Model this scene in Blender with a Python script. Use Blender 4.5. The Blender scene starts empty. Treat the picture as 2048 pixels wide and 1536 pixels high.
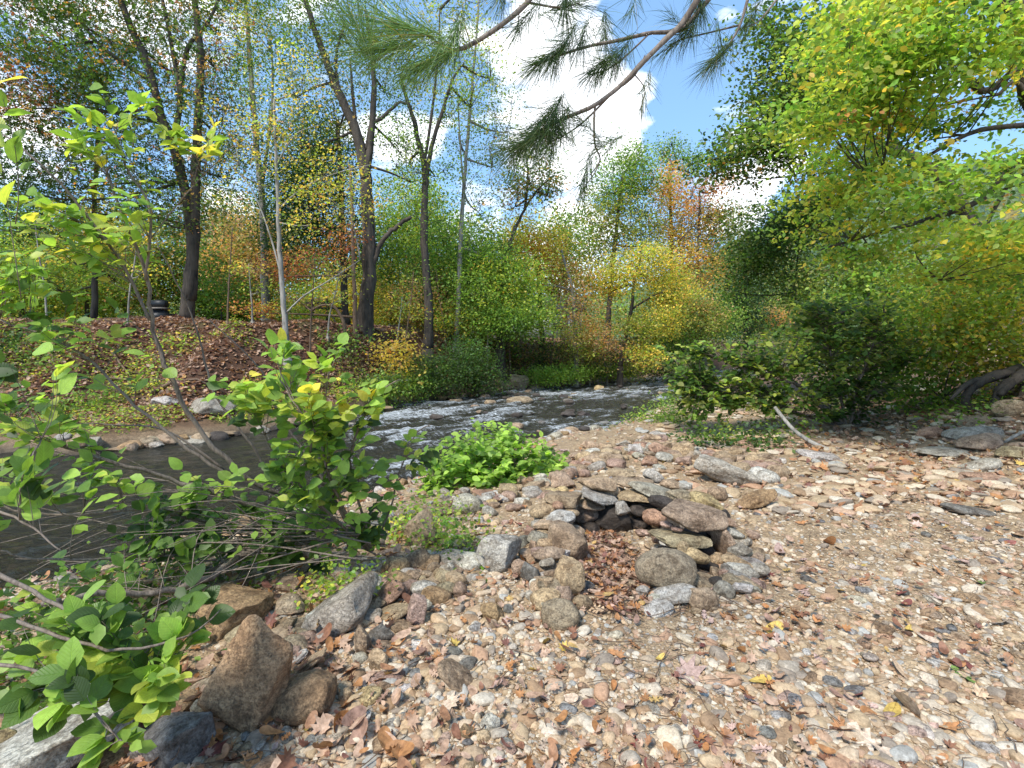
import bpy, math, random
import numpy as np
from mathutils import Vector, Euler, Matrix

R = random.Random(7)
NR = np.random.default_rng(7)
sc = bpy.context.scene
COL = sc.collection

# ---------------------------------------------------------------- camera
PITCH = math.radians(4.4)
CAMH = 1.5
cam = bpy.data.cameras.new('camera')
cam.sensor_width = 36
cam.lens = 18.0
cam.clip_start = 0.02
cam.clip_end = 3000
camo = bpy.data.objects.new('camera', cam)
camo.location = (0, 0, CAMH)
camo.rotation_euler = (math.pi / 2 - PITCH, 0, 0)
COL.objects.link(camo)
sc.camera = camo

# ---------------------------------------------------------------- sky and sun
SUN_EL, SUN_AZ = math.radians(52), math.radians(215)      # azimuth clockwise from +Y: behind and to the left
wd = bpy.data.worlds.new('World')
sc.world = wd
wd.use_nodes = True
nt = wd.node_tree
nt.nodes.clear()


def N(t, typ, **kw):
    n = t.nodes.new(typ)
    for k, v in kw.items():
        if k.startswith('i_'):
            key = k[2:]
            key = int(key) if key.isdigit() else key.replace('_', ' ')
            n.inputs[key].default_value = v
        else:
            setattr(n, k, v)
    return n


def L(t, a, b):
    t.links.new(a, b)


def ramp(t, fac, stops, interp='LINEAR'):
    n = t.nodes.new('ShaderNodeValToRGB')
    n.color_ramp.interpolation = interp
    els = n.color_ramp.elements
    while len(els) < len(stops):
        els.new(0.5)
    for e, (p, c) in zip(els, stops):
        e.position = p
        e.color = (*c, 1) if len(c) == 3 else c
    if fac is not None:
        L(t, fac, n.inputs[0])
    return n


def M_(t, op, a, b=None, c=None, clamp=False):
    n = t.nodes.new('ShaderNodeMath')
    n.operation = op
    n.use_clamp = clamp
    for i, v in enumerate((a, b, c)):
        if v is None:
            continue
        if isinstance(v, (int, float)):
            n.inputs[i].default_value = v
        else:
            L(t, v, n.inputs[i])
    return n.outputs[0]


def mixc(t, fac, a, b, blend='MIX'):
    n = t.nodes.new('ShaderNodeMix')
    n.data_type = 'RGBA'
    n.blend_type = blend
    for s, v in ((n.inputs[0], fac), (n.inputs[6], a), (n.inputs[7], b)):
        if isinstance(v, (int, float)):
            s.default_value = v
        elif isinstance(v, tuple):
            s.default_value = (*v, 1) if len(v) == 3 else v
        else:
            L(t, v, s)
    return n.outputs[2]


sky = N(nt, 'ShaderNodeTexSky', sky_type='NISHITA', sun_disc=False)
sky.sun_elevation = SUN_EL
sky.sun_rotation = SUN_AZ
sky.altitude = 600
sky.air_density = 1.0
sky.dust_density = 0.6
sky.ozone_density = 1.6
tc = N(nt, 'ShaderNodeTexCoord')
# clouds: noise over the sky direction, denser round a few places where the photograph has its cumulus
nz = N(nt, 'ShaderNodeTexNoise', i_Scale=4.3, i_Detail=10.0, i_Roughness=0.55)
mp = N(nt, 'ShaderNodeMapping')
mp.inputs['Scale'].default_value = (1, 1, 2.2)
mp.inputs['Location'].default_value = (3.3, 1.7, 0.4)
L(nt, tc.outputs['Generated'], mp.inputs[0])
L(nt, mp.outputs[0], nz.inputs['Vector'])


def sky_dir(px, py):
    u, v = (px - 1024) / 1024, (768 - py) / 1024
    d = Vector((u, math.cos(PITCH) + v * math.sin(PITCH), -math.sin(PITCH) + v * math.cos(PITCH)))
    return d.normalized()


acc = None
for (px, py, w, a) in [(1110, 100, 160, .17), (1150, 230, 200, .15), (1030, 240, 200, .10), (1140, 400, 260, .15), (1180, 470, 260, .12), (1235, 215, 900, .14), (1500, 325, 500, .20),
                       (1590, 300, 700, .18), (1470, 430, 900, .18), (1640, 60, 300, .10), (120, 90, 120, .14), (480, 380, 200, .12), (960, 480, 160, .18),
                       (740, 260, 300, .12), (1260, 300, 1500, .16), (1190, 60, 2500, .14), (860, 260, 500, .10)]:
    dn = N(nt, 'ShaderNodeVectorMath', operation='DOT_PRODUCT')
    L(nt, tc.outputs['Generated'], dn.inputs[0])
    dn.inputs[1].default_value = sky_dir(px, py)
    e = M_(nt, 'MULTIPLY', M_(nt, 'SUBTRACT', dn.outputs['Value'], 1.0), float(w))
    g = M_(nt, 'MULTIPLY', M_(nt, 'EXPONENT', e), a)
    acc = g if acc is None else M_(nt, 'ADD', acc, g)
cv = M_(nt, 'ADD', nz.outputs['Fac'], acc)
cm = ramp(nt, cv, [(0.0, (0, 0, 0)), (0.585, (0, 0, 0)), (0.68, (1, 1, 1)), (1.0, (1, 1, 1))])
nz2 = N(nt, 'ShaderNodeTexNoise', i_Scale=9.0, i_Detail=5.0)
L(nt, mp.outputs[0], nz2.inputs['Vector'])
cc = ramp(nt, nz2.outputs['Fac'], [(0.3, (6.4, 6.8, 7.4)), (0.62, (8.2, 8.3, 8.5))])
# a thin veil lightens the blue
veil = mixc(nt, 0.35, mixc(nt, 1.0, sky.outputs[0], (.80, .95, 1.05), 'MULTIPLY'), (2.2, 3.9, 6.2))
skc = mixc(nt, cm.outputs[0], veil, cc.outputs[0])
bg = N(nt, 'ShaderNodeBackground', i_Strength=0.095)
L(nt, skc, bg.inputs[0])
wo = N(nt, 'ShaderNodeOutputWorld')
L(nt, bg.outputs[0], wo.inputs[0])
wd.cycles.sampling_method = 'MANUAL'
wd.cycles.sample_map_resolution = 512

sl = bpy.data.lights.new('sun', 'SUN')
sl.energy = 2.1
sl.angle = math.radians(11)
sl.color = (1.0, 0.95, 0.86)
so = bpy.data.objects.new('sun', sl)
sd = Vector((math.sin(SUN_AZ) * math.cos(SUN_EL), math.cos(SUN_AZ) * math.cos(SUN_EL), math.sin(SUN_EL)))
so.rotation_euler = sd.to_track_quat('Z', 'Y').to_euler()
so.location = (0, -5, 30)
COL.objects.link(so)

sc.view_settings.view_transform = 'Standard'
sc.view_settings.look = 'None'
sc.view_settings.gamma = 1
sc.view_settings.exposure = 1.40
sc.render.engine = 'CYCLES'
sc.cycles.max_bounces = 7
sc.cycles.diffuse_bounces = 4
sc.cycles.glossy_bounces = 2
sc.cycles.transmission_bounces = 4
sc.cycles.transparent_max_bounces = 4
sc.cycles.use_denoising = True
sc.cycles.caustics_reflective = False
sc.cycles.caustics_refractive = False


# ---------------------------------------------------------------- numeric helpers
def _hash(ix, iy, iz):
    h = (ix.astype(np.int64) * 374761393 + iy.astype(np.int64) * 668265263 + iz.astype(np.int64) * 2147483647 + 1013904223)
    h = (h ^ (h >> 13)) * 1274126177
    h = h ^ (h >> 16)
    return (h & 0xffff) / 65535.0


def vnoise(p):
    p = np.asarray(p, float)
    i = np.floor(p).astype(np.int64)
    f = p - i
    f = f * f * (3 - 2 * f)
    r = 0
    for dx in (0, 1):
        wx = f[..., 0] if dx else 1 - f[..., 0]
        for dy in (0, 1):
            wy = f[..., 1] if dy else 1 - f[..., 1]
            for dz in (0, 1):
                wz = f[..., 2] if dz else 1 - f[..., 2]
                r = r + wx * wy * wz * _hash(i[..., 0] + dx, i[..., 1] + dy, i[..., 2] + dz)
    return r * 2 - 1


def fbm(p, o=4, g=0.5):
    a, s, t = 1.0, 0, 0
    p = np.asarray(p, float)
    for k in range(o):
        s = s + a * vnoise(p * (2 ** k) + 17.3 * k)
        t += a
        a *= g
    return s / t


def sm(a, b, x):
    t = np.clip((x - a) / (b - a), 0, 1)
    return t * t * (3 - 2 * t)


def ray(px, py):
    u, v = (px - 1024) / 1024, (768 - py) / 1024
    return (u, math.cos(PITCH) + v * math.sin(PITCH), -math.sin(PITCH) + v * math.cos(PITCH))


def W(px, py, Y):
    """the place at distance Y in front of the camera that the photograph shows at (px, py)"""
    d = ray(px, py)
    s = Y / d[1]
    return np.array((d[0] * s, Y, CAMH + d[2] * s))


# ---------------------------------------------------------------- the lie of the land
WATER = -0.6
NX = np.array([-60, -20, -12, -4.2, -2.5, -1.5, 0.2, 1.7, 4, 9, 16, 28, 60, 400.])
NY = np.array([-4, 0, 1.8, 4.1, 5.0, 6.9, 9.3, 11.2, 14.5, 24, 31, 42, 75, 400.])
FX = np.array([-60, -20, -8.1, -6.3, -4.9, -4.2, -2.4, 0.6, 8.2, 14, 20, 60, 400.])
FY = np.array([4, 7, 10, 11.5, 14.6, 17.6, 19.9, 23.6, 31.6, 38, 46, 95, 440.])
PL = ([-3, -.5, 0, .3, 2.4, 5.2, 7, 60], [-.95, -.95, -.66, -.38, 0.0, 2.15, 2.3, 2.6])
PR = ([-3, -.5, 0, .3, 1, 3.5, 6, 60], [-.95, -.95, -.66, -.25, .2, 1.5, 1.75, 2.2])
PN = ([-1.3, -.6, .0, .7, 1.6, 80], [-.95, -.85, -.62, -.2, 0, 0])


def river(x, y):
    yn = np.interp(x, NX, NY) + 0.25 * np.sin(x * 2.1) + .15 * np.sin(x * 5.3 + 1)
    yf = np.interp(x, FX, FY) + 0.3 * np.sin(x * 1.7) + .15 * np.sin(x * 4.1 + 2)
    return (yn - y) * .72, (y - yf) * .8


def H(x, y, detail=True):
    x = np.asarray(x, float)
    y = np.asarray(y, float)
    dn, df = river(x, y)
    hn = np.interp(dn, *PN)
    right = np.clip(x - 5.6 - .66 * np.clip(y - 8, 0, 40), 0, 60)
    hn = hn + sm(0.3, 2, dn) * (0.2 * np.clip(right, 0, 3) + 0.42 * np.clip(right - 2.2, 0, 7))
    wl = sm(-2.5, -5.5, x)
    hf = wl * np.interp(df, *PL) + (1 - wl) * np.interp(df, *PR)
    h = np.where(df > -1.2, np.maximum(hf, np.where(dn > 0, hn, -9)), hn)
    h = np.maximum(h, -.95)
    if detail:
        p = np.stack([x, y, x * 0], -1)
        h = h + 0.05 * fbm(p * .6, 3) + 0.02 * fbm(p * 3.1, 2) * sm(-.95, -.5, h)
        h = h + 0.22 * fbm(p * .45 + 9, 3) * sm(.6, 2, df)
    return h


def Hs(x, y):
    return float(H(np.array([x]), np.array([y]))[0])


def G(px, py, lift=0.0):
    """where the line of sight through (px, py) meets the ground"""
    d = ray(px, py)
    s = np.concatenate([np.arange(.8, 12, .01), np.arange(12, 90, .05)]) / d[1]
    x, y, z = d[0] * s, d[1] * s, CAMH + d[2] * s
    k = np.argmax(z <= H(x, y) + lift)
    return np.array((x[k], y[k], float(H(x[k:k + 1], y[k:k + 1])[0])))


# ---------------------------------------------------------------- objects
def link(o, parent=None, label=None, cat=None, group=None, kind=None):
    COL.objects.link(o)
    if parent is not None:
        o.parent = parent
    for k, v in (('label', label), ('category', cat), ('group', group), ('kind', kind)):
        if v:
            o[k] = v
    return o


def thing(name, label, cat, loc=(0, 0, 0), group=None):
    o = bpy.data.objects.new(name, None)
    o.empty_display_size = .1
    o.location = Vector([float(v) for v in loc])
    return link(o, None, label, cat, group)


def mesh_from(name, verts, faces, mat=None, col=None, smooth=True, uv=None):
    """faces: list of int arrays (m, k)"""
    me = bpy.data.meshes.new(name)
    verts = np.asarray(verts, np.float32)
    loops = np.concatenate([f.reshape(-1) for f in faces]).astype(np.int32)
    sizes = np.concatenate([np.full(len(f), f.shape[1]) for f in faces]).astype(np.int32)
    starts = np.concatenate([[0], np.cumsum(sizes)[:-1]]).astype(np.int32)
    me.vertices.add(len(verts))
    me.vertices.foreach_set('co', verts.reshape(-1))
    me.loops.add(len(loops))
    me.loops.foreach_set('vertex_index', loops)
    me.polygons.add(len(sizes))
    me.polygons.foreach_set('loop_start', starts)
    try:
        me.polygons.foreach_set('loop_total', sizes)
    except Exception:
        pass
    me.update(calc_edges=True)
    if smooth:
        me.polygons.foreach_set('use_smooth', np.ones(len(sizes), bool))
    if col is not None:
        a = me.attributes.new('col', 'FLOAT_COLOR', 'POINT')
        c = np.concatenate([np.asarray(col, np.float32), np.ones((len(verts), 1), np.float32)], 1)
        a.data.foreach_set('color', c.reshape(-1))
    if uv is not None:
        l = me.uv_layers.new(name='UVMap')
        l.data.foreach_set('uv', np.asarray(uv, np.float32)[loops].reshape(-1))
    if mat:
        me.materials.append(mat)
    return me


class MB:
    def __init__(s):
        s.v, s.f3, s.f4, s.c, s.n = [], [], [], [], 0

    def add(s, v, f, c=None):
        v = np.asarray(v, float)
        s.v.append(v)
        for a in (f if isinstance(f, list) else [f]):
            a = np.asarray(a, np.int64) + s.n
            (s.f3 if a.shape[1] == 3 else s.f4).append(a)
        cc = np.ones((len(v), 3)) * (.5 if c is None else np.asarray(c, float))
        s.c.append(cc)
        s.n += len(v)
        return s

    def tube(s, pts, rad, k=6, c=None, wob=0.0):
        pts = np.asarray(pts, float)
        n = len(pts)
        rad = np.interp(np.linspace(0, 1, n), np.linspace(0, 1, len(rad)), rad)
        t = np.gradient(pts, axis=0)
        t /= np.linalg.norm(t, axis=1)[:, None] + 1e-9
        ref = np.array((0.3, .2, 1.0)) if abs(t[:, 2]).mean() < .8 else np.array((1.0, .2, .1))
        a = np.cross(t, ref)
        a /= np.linalg.norm(a, axis=1)[:, None] + 1e-9
        b = np.cross(t, a)
        th = np.arange(k) * 2 * math.pi / k
        rr = rad[:, None] * (1 + wob * (NR.random((n, k)) - .5))
        v = pts[:, None] + rr[..., None] * (np.cos(th)[None, :, None] * a[:, None] + np.sin(th)[None, :, None] * b[:, None])
        i = np.arange(n - 1)[:, None] * k
        j = np.arange(k)[None]
        j2 = (j + 1) % k
        f = np.stack([i + j, i + j2, i + k + j2, i + k + j], -1).reshape(-1, 4)
        e = (n - 1) * k
        cap = [np.array([[0, q + 1, q] for q in range(1, k - 1)]), np.array([[e, e + q, e + q + 1] for q in range(1, k - 1)])]
        s.add(v.reshape(-1, 3), [f] + cap, c)

    def inst(s, tv, tf, P, D, Nn, S, C):
        """copies of the template (x across, y along, z up the normal)"""
        P, D, Nn, S = (np.asarray(q, float) for q in (P, D, Nn, S))
        Nn = Nn / (np.linalg.norm(Nn, axis=1)[:, None] + 1e-9)
        D = D - (D * Nn).sum(1)[:, None] * Nn
        D /= np.linalg.norm(D, axis=1)[:, None] + 1e-9
        X = np.cross(D, Nn)
        if S.ndim == 1:
            S = S[:, None]
        S = S[:, None]
        tv = np.asarray(tv, float)
        v = P[:, None] + S * (tv[None, :, 0:1] * X[:, None] + tv[None, :, 1:2] * D[:, None] + tv[None, :, 2:3] * Nn[:, None])
        m, k = len(P), len(tv)
        off = (np.arange(m) * k)[:, None, None]
        fs = [(np.asarray(a)[None] + off).reshape(-1, np.asarray(a).shape[1]) for a in tf]
        s.add(v.reshape(-1, 3), fs, np.repeat(C, k, 0))

    def mesh(s, name, mat, base=(0, 0, 0), smooth=True):
        v = np.concatenate(s.v) - np.asarray(base)
        fs = []
        if s.f4:
            fs.append(np.concatenate(s.f4))
        if s.f3:
            fs.append(np.concatenate(s.f3))
        return mesh_from(name, v, fs, mat, np.concatenate(s.c), smooth)

    def build(s, name, mat, parent=None, smooth=True, **kw):
        if not s.v:
            return None
        base = (0, 0, 0) if parent is None else absloc(parent)
        return link(bpy.data.objects.new(name, s.mesh(name, mat, base, smooth)), parent, **kw)


def absloc(o):
    v = Vector((0, 0, 0))
    while o is not None:
        v = v + o.location
        o = o.parent
    return tuple(v)


# ---------------------------------------------------------------- materials
def newmat(name):
    m = bpy.data.materials.new(name)
    m.use_nodes = True
    t = m.node_tree
    t.nodes.clear()
    return m, t


def bump(t, h, strength=.4, dist=.01):
    b = N(t, 'ShaderNodeBump', i_Strength=strength, i_Distance=dist)
    L(t, h, b.inputs['Height'])
    return b.outputs[0]


def noise_n(t, vec, scale, detail=4, rough=.55, dim=None):
    n = N(t, 'ShaderNodeTexNoise', i_Scale=scale, i_Detail=detail, i_Roughness=rough)
    if vec is not None:
        L(t, vec, n.inputs['Vector'])
    return n


def leaf_material(name, source, trans=.45, rough=.45, veins=False, gain=1.0):
    m, t = newmat(name)
    if source == 'attr':
        a = N(t, 'ShaderNodeAttribute', attribute_name='col')
        c = a.outputs['Color']
    else:
        a = N(t, 'ShaderNodeObjectInfo')
        c = a.outputs['Color']
    geo = N(t, 'ShaderNodeNewGeometry')
    nrm = None
    nzz = noise_n(t, geo.outputs['Position'], 60, 3)
    c = mixc(t, .6, c, mixc(t, nzz.outputs['Fac'], (1.2, 1.15, .8), (2.9, 2.8, 2.0)), 'MULTIPLY')
    if veins:
        uv = N(t, 'ShaderNodeUVMap')
        sp = N(t, 'ShaderNodeSeparateXYZ')
        L(t, uv.outputs[0], sp.inputs[0])
        ax = M_(t, 'ABSOLUTE', M_(t, 'SUBTRACT', sp.outputs[0], .5))
        vv = M_(t, 'SUBTRACT', sp.outputs[1], M_(t, 'MULTIPLY', ax, .75))
        w = M_(t, 'FRACT', M_(t, 'MULTIPLY', vv, 8.0))
        tri = M_(t, 'ABSOLUTE', M_(t, 'SUBTRACT', w, .5))          # .5 at the vein
        side = ramp(t, tri, [(0, (0, 0, 0)), (.36, (0, 0, 0)), (.5, (1, 1, 1))]).outputs[0]
        mid = ramp(t, ax, [(0, (1, 1, 1)), (.03, (0, 0, 0))]).outputs[0]
        vein = M_(t, 'MAXIMUM', side, mid)
        c = mixc(t, M_(t, 'MULTIPLY', vein, .4), c, mixc(t, 1.0, c, (1.5, 1.5, 1.3), 'MULTIPLY'))
        nrm = bump(t, M_(t, 'MULTIPLY', vein, -1), .6, .002)
    p = N(t, 'ShaderNodeBsdfPrincipled', i_Roughness=rough)
    p.inputs['Specular IOR Level'].default_value = .35
    L(t, c, p.inputs['Base Color'])
    tr = N(t, 'ShaderNodeBsdfTranslucent')
    L(t, mixc(t, 1.0, c, (1.6 * gain, 1.62 * gain, .85), 'MULTIPLY'), tr.inputs[0])
    if nrm:
        L(t, nrm, p.inputs['Normal'])
    mx = N(t, 'ShaderNodeMixShader', i_0=trans)
    L(t, p.outputs[0], mx.inputs[1])
    L(t, tr.outputs[0], mx.inputs[2])
    o = N(t, 'ShaderNodeOutputMaterial')
    L(t, mx.outputs[0], o.inputs[0])
    return m


def bark_material(name, c0, c1, scale=1.0):
    m, t = newmat(name)
    geo = N(t, 'ShaderNodeNewGeometry')
    mpn = N(t, 'ShaderNodeMapping')
    mpn.inputs['Scale'].default_value = (scale * 9, scale * 9, scale * 1.6)
    L(t, geo.outputs['Position'], mpn.inputs[0])
    n1 = noise_n(t, mpn.outputs[0], 1.5, 6, .65)
    n2 = noise_n(t, geo.outputs['Position'], 2.3, 3)
    f = M_(t, 'MULTIPLY', M_(t, 'ADD', n1.outputs['Fac'], M_(t, 'MULTIPLY', n2.outputs['Fac'], .6)), .65)
    c = ramp(t, f, [(.36, c0), (.58, c1)]).outputs[0]
    p = N(t, 'ShaderNodeBsdfPrincipled', i_Roughness=.9)
    L(t, c, p.inputs['Base Color'])
    L(t, bump(t, n1.outputs['Fac'], .9, .03 / scale), p.inputs['Normal'])
    o = N(t, 'ShaderNodeOutputMaterial')
    L(t, p.outputs[0], o.inputs[0])
    return m


def rock_material(name, mode):
    """mode 'object': colour of the object; 'random': a river-gravel mix by instance"""
    m, t = newmat(name)
    oi = N(t, 'ShaderNodeObjectInfo')
    geo = N(t, 'ShaderNodeNewGeometry')
    off = N(t, 'ShaderNodeVectorMath', operation='ADD')
    cmb = N(t, 'ShaderNodeCombineXYZ')
    L(t, M_(t, 'MULTIPLY', oi.outputs['Random'], 57.0), cmb.inputs[0])
    L(t, M_(t, 'MULTIPLY', oi.outputs['Random'], 23.0), cmb.inputs[1])
    L(t, geo.outputs['Position'], off.inputs[0])
    L(t, cmb.outputs[0], off.inputs[1])
    vec = off.outputs[0]
    if mode == 'object':
        base = oi.outputs['Color']
    else:
        base = ramp(t, oi.outputs['Random'], [
            (0.0, (.36, .26, .165)), (.10, (.44, .34, .235)), (.18, (.27, .175, .10)), (.28, (.47, .395, .30)), (.36, (.38, .28, .17)),
            (.46, (.35, .30, .235)), (.55, (.42, .28, .185)), (.62, (.24, .195, .15)), (.70, (.52, .43, .31)), (.78, (.45, .325, .20)),
            (.86, (.33, .32, .29)), (.90, (.38, .23, .14)), (.95, (.50, .44, .35)), (1.0, (.17, .14, .11))], 'CONSTANT').outputs[0]
    k = 1.0 if mode == 'object' else 3.0
    q_ = 1.0 if mode == 'object' else .45

    def cs_(v):
        return tuple(1 + (e - 1) * q_ for e in v)
    n1 = noise_n(t, vec, 7 * k, 8, .68)
    n2 = noise_n(t, vec, 26 * k, 6, .7)
    n3 = noise_n(t, vec, 120, 3, .6)
    c = mixc(t, ramp(t, n1.outputs['Fac'], [(.40, (0, 0, 0)), (.58, (1, 1, 1))]).outputs[0],
             mixc(t, 1.0, base, cs_((.50, .43, .36)), 'MULTIPLY'), mixc(t, 1.0, base, cs_((1.28, 1.27, 1.24)), 'MULTIPLY'))
    c = mixc(t, ramp(t, n2.outputs['Fac'], [(.45, (0, 0, 0)), (.66, (.75, .75, .75))]).outputs[0], c,
             mixc(t, 1.0, base, cs_((1.55, 1.5, 1.42)), 'MULTIPLY'))
    c = mixc(t, ramp(t, n3.outputs['Fac'], [(.38, (.55, .55, .55)), (.5, (0, 0, 0))]).outputs[0], c,
             mixc(t, 1.0, base, cs_((.35, .31, .27)), 'MULTIPLY'))
    n4 = noise_n(t, vec, 62, 8, .75)
    c = mixc(t, 1.0, c, ramp(t, n4.outputs['Fac'], [(.36, cs_((.52, .5, .47))), (.5, (1, 1, 1)), (.64, cs_((1.4, 1.4, 1.38)))]).outputs[0], 'MULTIPLY')
    p = N(t, 'ShaderNodeBsdfPrincipled', i_Roughness=.8)
    L(t, c, p.inputs['Base Color'])
    if mode == 'object':
        vor = N(t, 'ShaderNodeTexVoronoi', feature='DISTANCE_TO_EDGE', i_Scale=5.0)
        dis = N(t, 'ShaderNodeVectorMath', operation='MULTIPLY_ADD')
        L(t, n1.outputs['Color'], dis.inputs[0])
        dis.inputs[1].default_value = (.35, .35, .35)
        L(t, vec, dis.inputs[2])
        L(t, dis.outputs[0], vor.inputs['Vector'])
        crack = ramp(t, vor.outputs['Distance'], [(0, (0, 0, 0)), (.022, (1, 1, 1))]).outputs[0]
        hgt = M_(t, 'ADD', M_(t, 'ADD', M_(t, 'MULTIPLY', n1.outputs['Fac'], 2.0), M_(t, 'MULTIPLY', n2.outputs['Fac'], .9)),
                 M_(t, 'MULTIPLY', crack, .25))
        hgt = M_(t, 'ADD', hgt, M_(t, 'MULTIPLY', n4.outputs['Fac'], .5))
        L(t, bump(t, hgt, .85, .022), p.inputs['Normal'])
    else:
        L(t, bump(t, n2.outputs['Fac'], .5, .004), p.inputs['Normal'])
    o = N(t, 'ShaderNodeOutputMaterial')
    L(t, p.outputs[0], o.inputs[0])
    return m


def plain(name, c, rough=.6, metal=0):
    m, t = newmat(name)
    geo = N(t, 'ShaderNodeNewGeometry')
    n1 = noise_n(t, geo.outputs['Position'], 9, 5)
    p = N(t, 'ShaderNodeBsdfPrincipled', i_Roughness=rough, i_Metallic=metal)
    L(t, mixc(t, n1.outputs['Fac'], tuple(x * .65 for x in c), tuple(x * 1.3 for x in c)), p.inputs['Base Color'])
    o = N(t, 'ShaderNodeOutputMaterial')
    L(t, p.outputs[0], o.inputs[0])
    return m


LEAF = leaf_material('leaf', 'attr', .5)
LEAFO = leaf_material('veined_leaf', 'object', .42, .42, True)
NEEDLE = leaf_material('pine_needle', 'attr', .25, .35)
DEAD = None
BARK_D = bark_material('dark_bark', (.013, .010, .008), (.085, .066, .05), .7)
BARK_G = bark_material('grey_bark', (.09, .08, .065), (.34, .31, .27), 1.4)
BARK_T = bark_material('twig_bark', (.045, .03, .02), (.24, .19, .15), 6)
BARK_B = bark_material('brown_bark', (.05, .03, .018), (.17, .11, .07), 2)
ROCK = rock_material('stone', 'object')
GRAVEL = rock_material('gravel_stone', 'random')

# palettes (linear albedo)
GD, GM, GL = (.028, .065, .014), (.06, .13, .02), (.13, .24, .03)
YG, YE, OR, RD = (.25, .31, .03), (.50, .36, .04), (.40, .18, .05), (.26, .06, .035)
OL, GG, BR, TN, PK = (.14, .16, .04), (.075, .12, .06), (.17, .11, .05), (.38, .26, .12), (.34, .19, .12)
LM = (.17, .30, .035)

# ---------------------------------------------------------------- ground sheet
def axis(lo, hi, n, c, w):
    t = np.linspace(math.asinh((lo - c) / w), math.asinh((hi - c) / w), n)
    return c + w * np.sinh(t)


def ground():
    xs = axis(-260, 260, 380, 0.3, 3.2)
    ys = axis(-14, 420, 420, 3.2, 2.6)
    X, Y = np.meshgrid(xs, ys)
    Z = H(X, Y)
    far = sm(60, 140, np.hypot(X, Y))
    Z = Z * (1 - far) + far * (2.2 + 3 * fbm(np.stack([X * .02, Y * .02, X * 0], -1), 2))
    p = np.stack([X, Y, X * 0], -1)
    near = sm(9, 5, Y) * sm(-.3, 0, Z)
    Z = Z + near * (.010 * fbm(p * 9, 2) + .005 * fbm(p * 28, 2))
    dn, df = river(X, Y)
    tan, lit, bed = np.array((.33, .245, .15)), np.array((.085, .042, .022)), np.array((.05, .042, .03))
    moss = np.array((.10, .11, .035))
    nn = fbm(p * .8 + 3, 4)[..., None]
    c = np.ones(X.shape + (1,)) * tan
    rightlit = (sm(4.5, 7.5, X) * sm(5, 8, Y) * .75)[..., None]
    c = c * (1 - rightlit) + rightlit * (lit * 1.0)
    wf = sm(.1, .8, df)[..., None]
    c = c * (1 - wf) + wf * lit
    shelf = (sm(.1, .5, df) * sm(2.6, 1.2, df) * sm(-3, -5, X))[..., None]
    c = c * (1 - shelf * .6) + shelf * .6 * np.array((.15, .095, .05))
    wm = wf * sm(.12, .4, nn)
    c = c * (1 - wm * .6) + wm * .6 * moss
    fo = (sm(7, 14, df))[..., None]
    c = c * (1 - fo) + fo * (np.array((.14, .12, .045)))
    wb = sm(-.35, -.62, Z)[..., None]
    c = c * (1 - wb) + wb * bed
    n0, n1 = X.shape
    v = np.stack([X, Y, Z], -1).reshape(-1, 3)
    i = (np.arange(n0 - 1)[:, None] * n1 + np.arange(n1 - 1)[None]).reshape(-1)
    f = np.stack([i, i + 1, i + n1 + 1, i + n1], -1)
    m, t = newmat('ground_soil')
    a = N(t, 'ShaderNodeAttribute', attribute_name='col')
    geo = N(t, 'ShaderNodeNewGeometry')
    a1 = noise_n(t, geo.outputs['Position'], 22, 8, .7)
    a2 = noise_n(t, geo.outputs['Position'], 3, 4, .6)
    vo = N(t, 'ShaderNodeTexVoronoi', i_Scale=95.0)
    L(t, geo.outputs['Position'], vo.inputs['Vector'])
    cr = mixc(t, .7, a.outputs['Color'], ramp(t, vo.outputs['Color'], [(0, (.5, .42, .35)), (.5, (1, 1, 1)), (1, (1.6, 1.55, 1.5))]).outputs[0], 'MULTIPLY')
    cr = mixc(t, 1.0, cr, ramp(t, a1.outputs['Fac'], [(.3, (.6, .55, .5)), (.7, (1.35, 1.35, 1.35))]).outputs[0], 'MULTIPLY')
    cr = mixc(t, 1.0, cr, ramp(t, a2.outputs['Fac'], [(.3, (.75, .72, .7)), (.7, (1.2, 1.2, 1.2))]).outputs[0], 'MULTIPLY')
    p_ = N(t, 'ShaderNodeBsdfPrincipled', i_Roughness=.95)
    L(t, cr, p_.inputs['Base Color'])
    hh = M_(t, 'ADD', a1.outputs['Fac'], M_(t, 'MULTIPLY', vo.outputs['Distance'], -.7))
    L(t, bump(t, hh, .9, .012), p_.inputs['Normal'])
    o = N(t, 'ShaderNodeOutputMaterial')
    L(t, p_.outputs[0], o.inputs[0])
    me = mesh_from('ground', v, [f], m, c.reshape(-1, 3))
    link(bpy.data.objects.new('ground', me), kind='structure')


ground()


def rapids(x, y):
    """how rough the water runs"""
    return sm(-5.8, -3.6, x + .25 * (y - 14))


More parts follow.
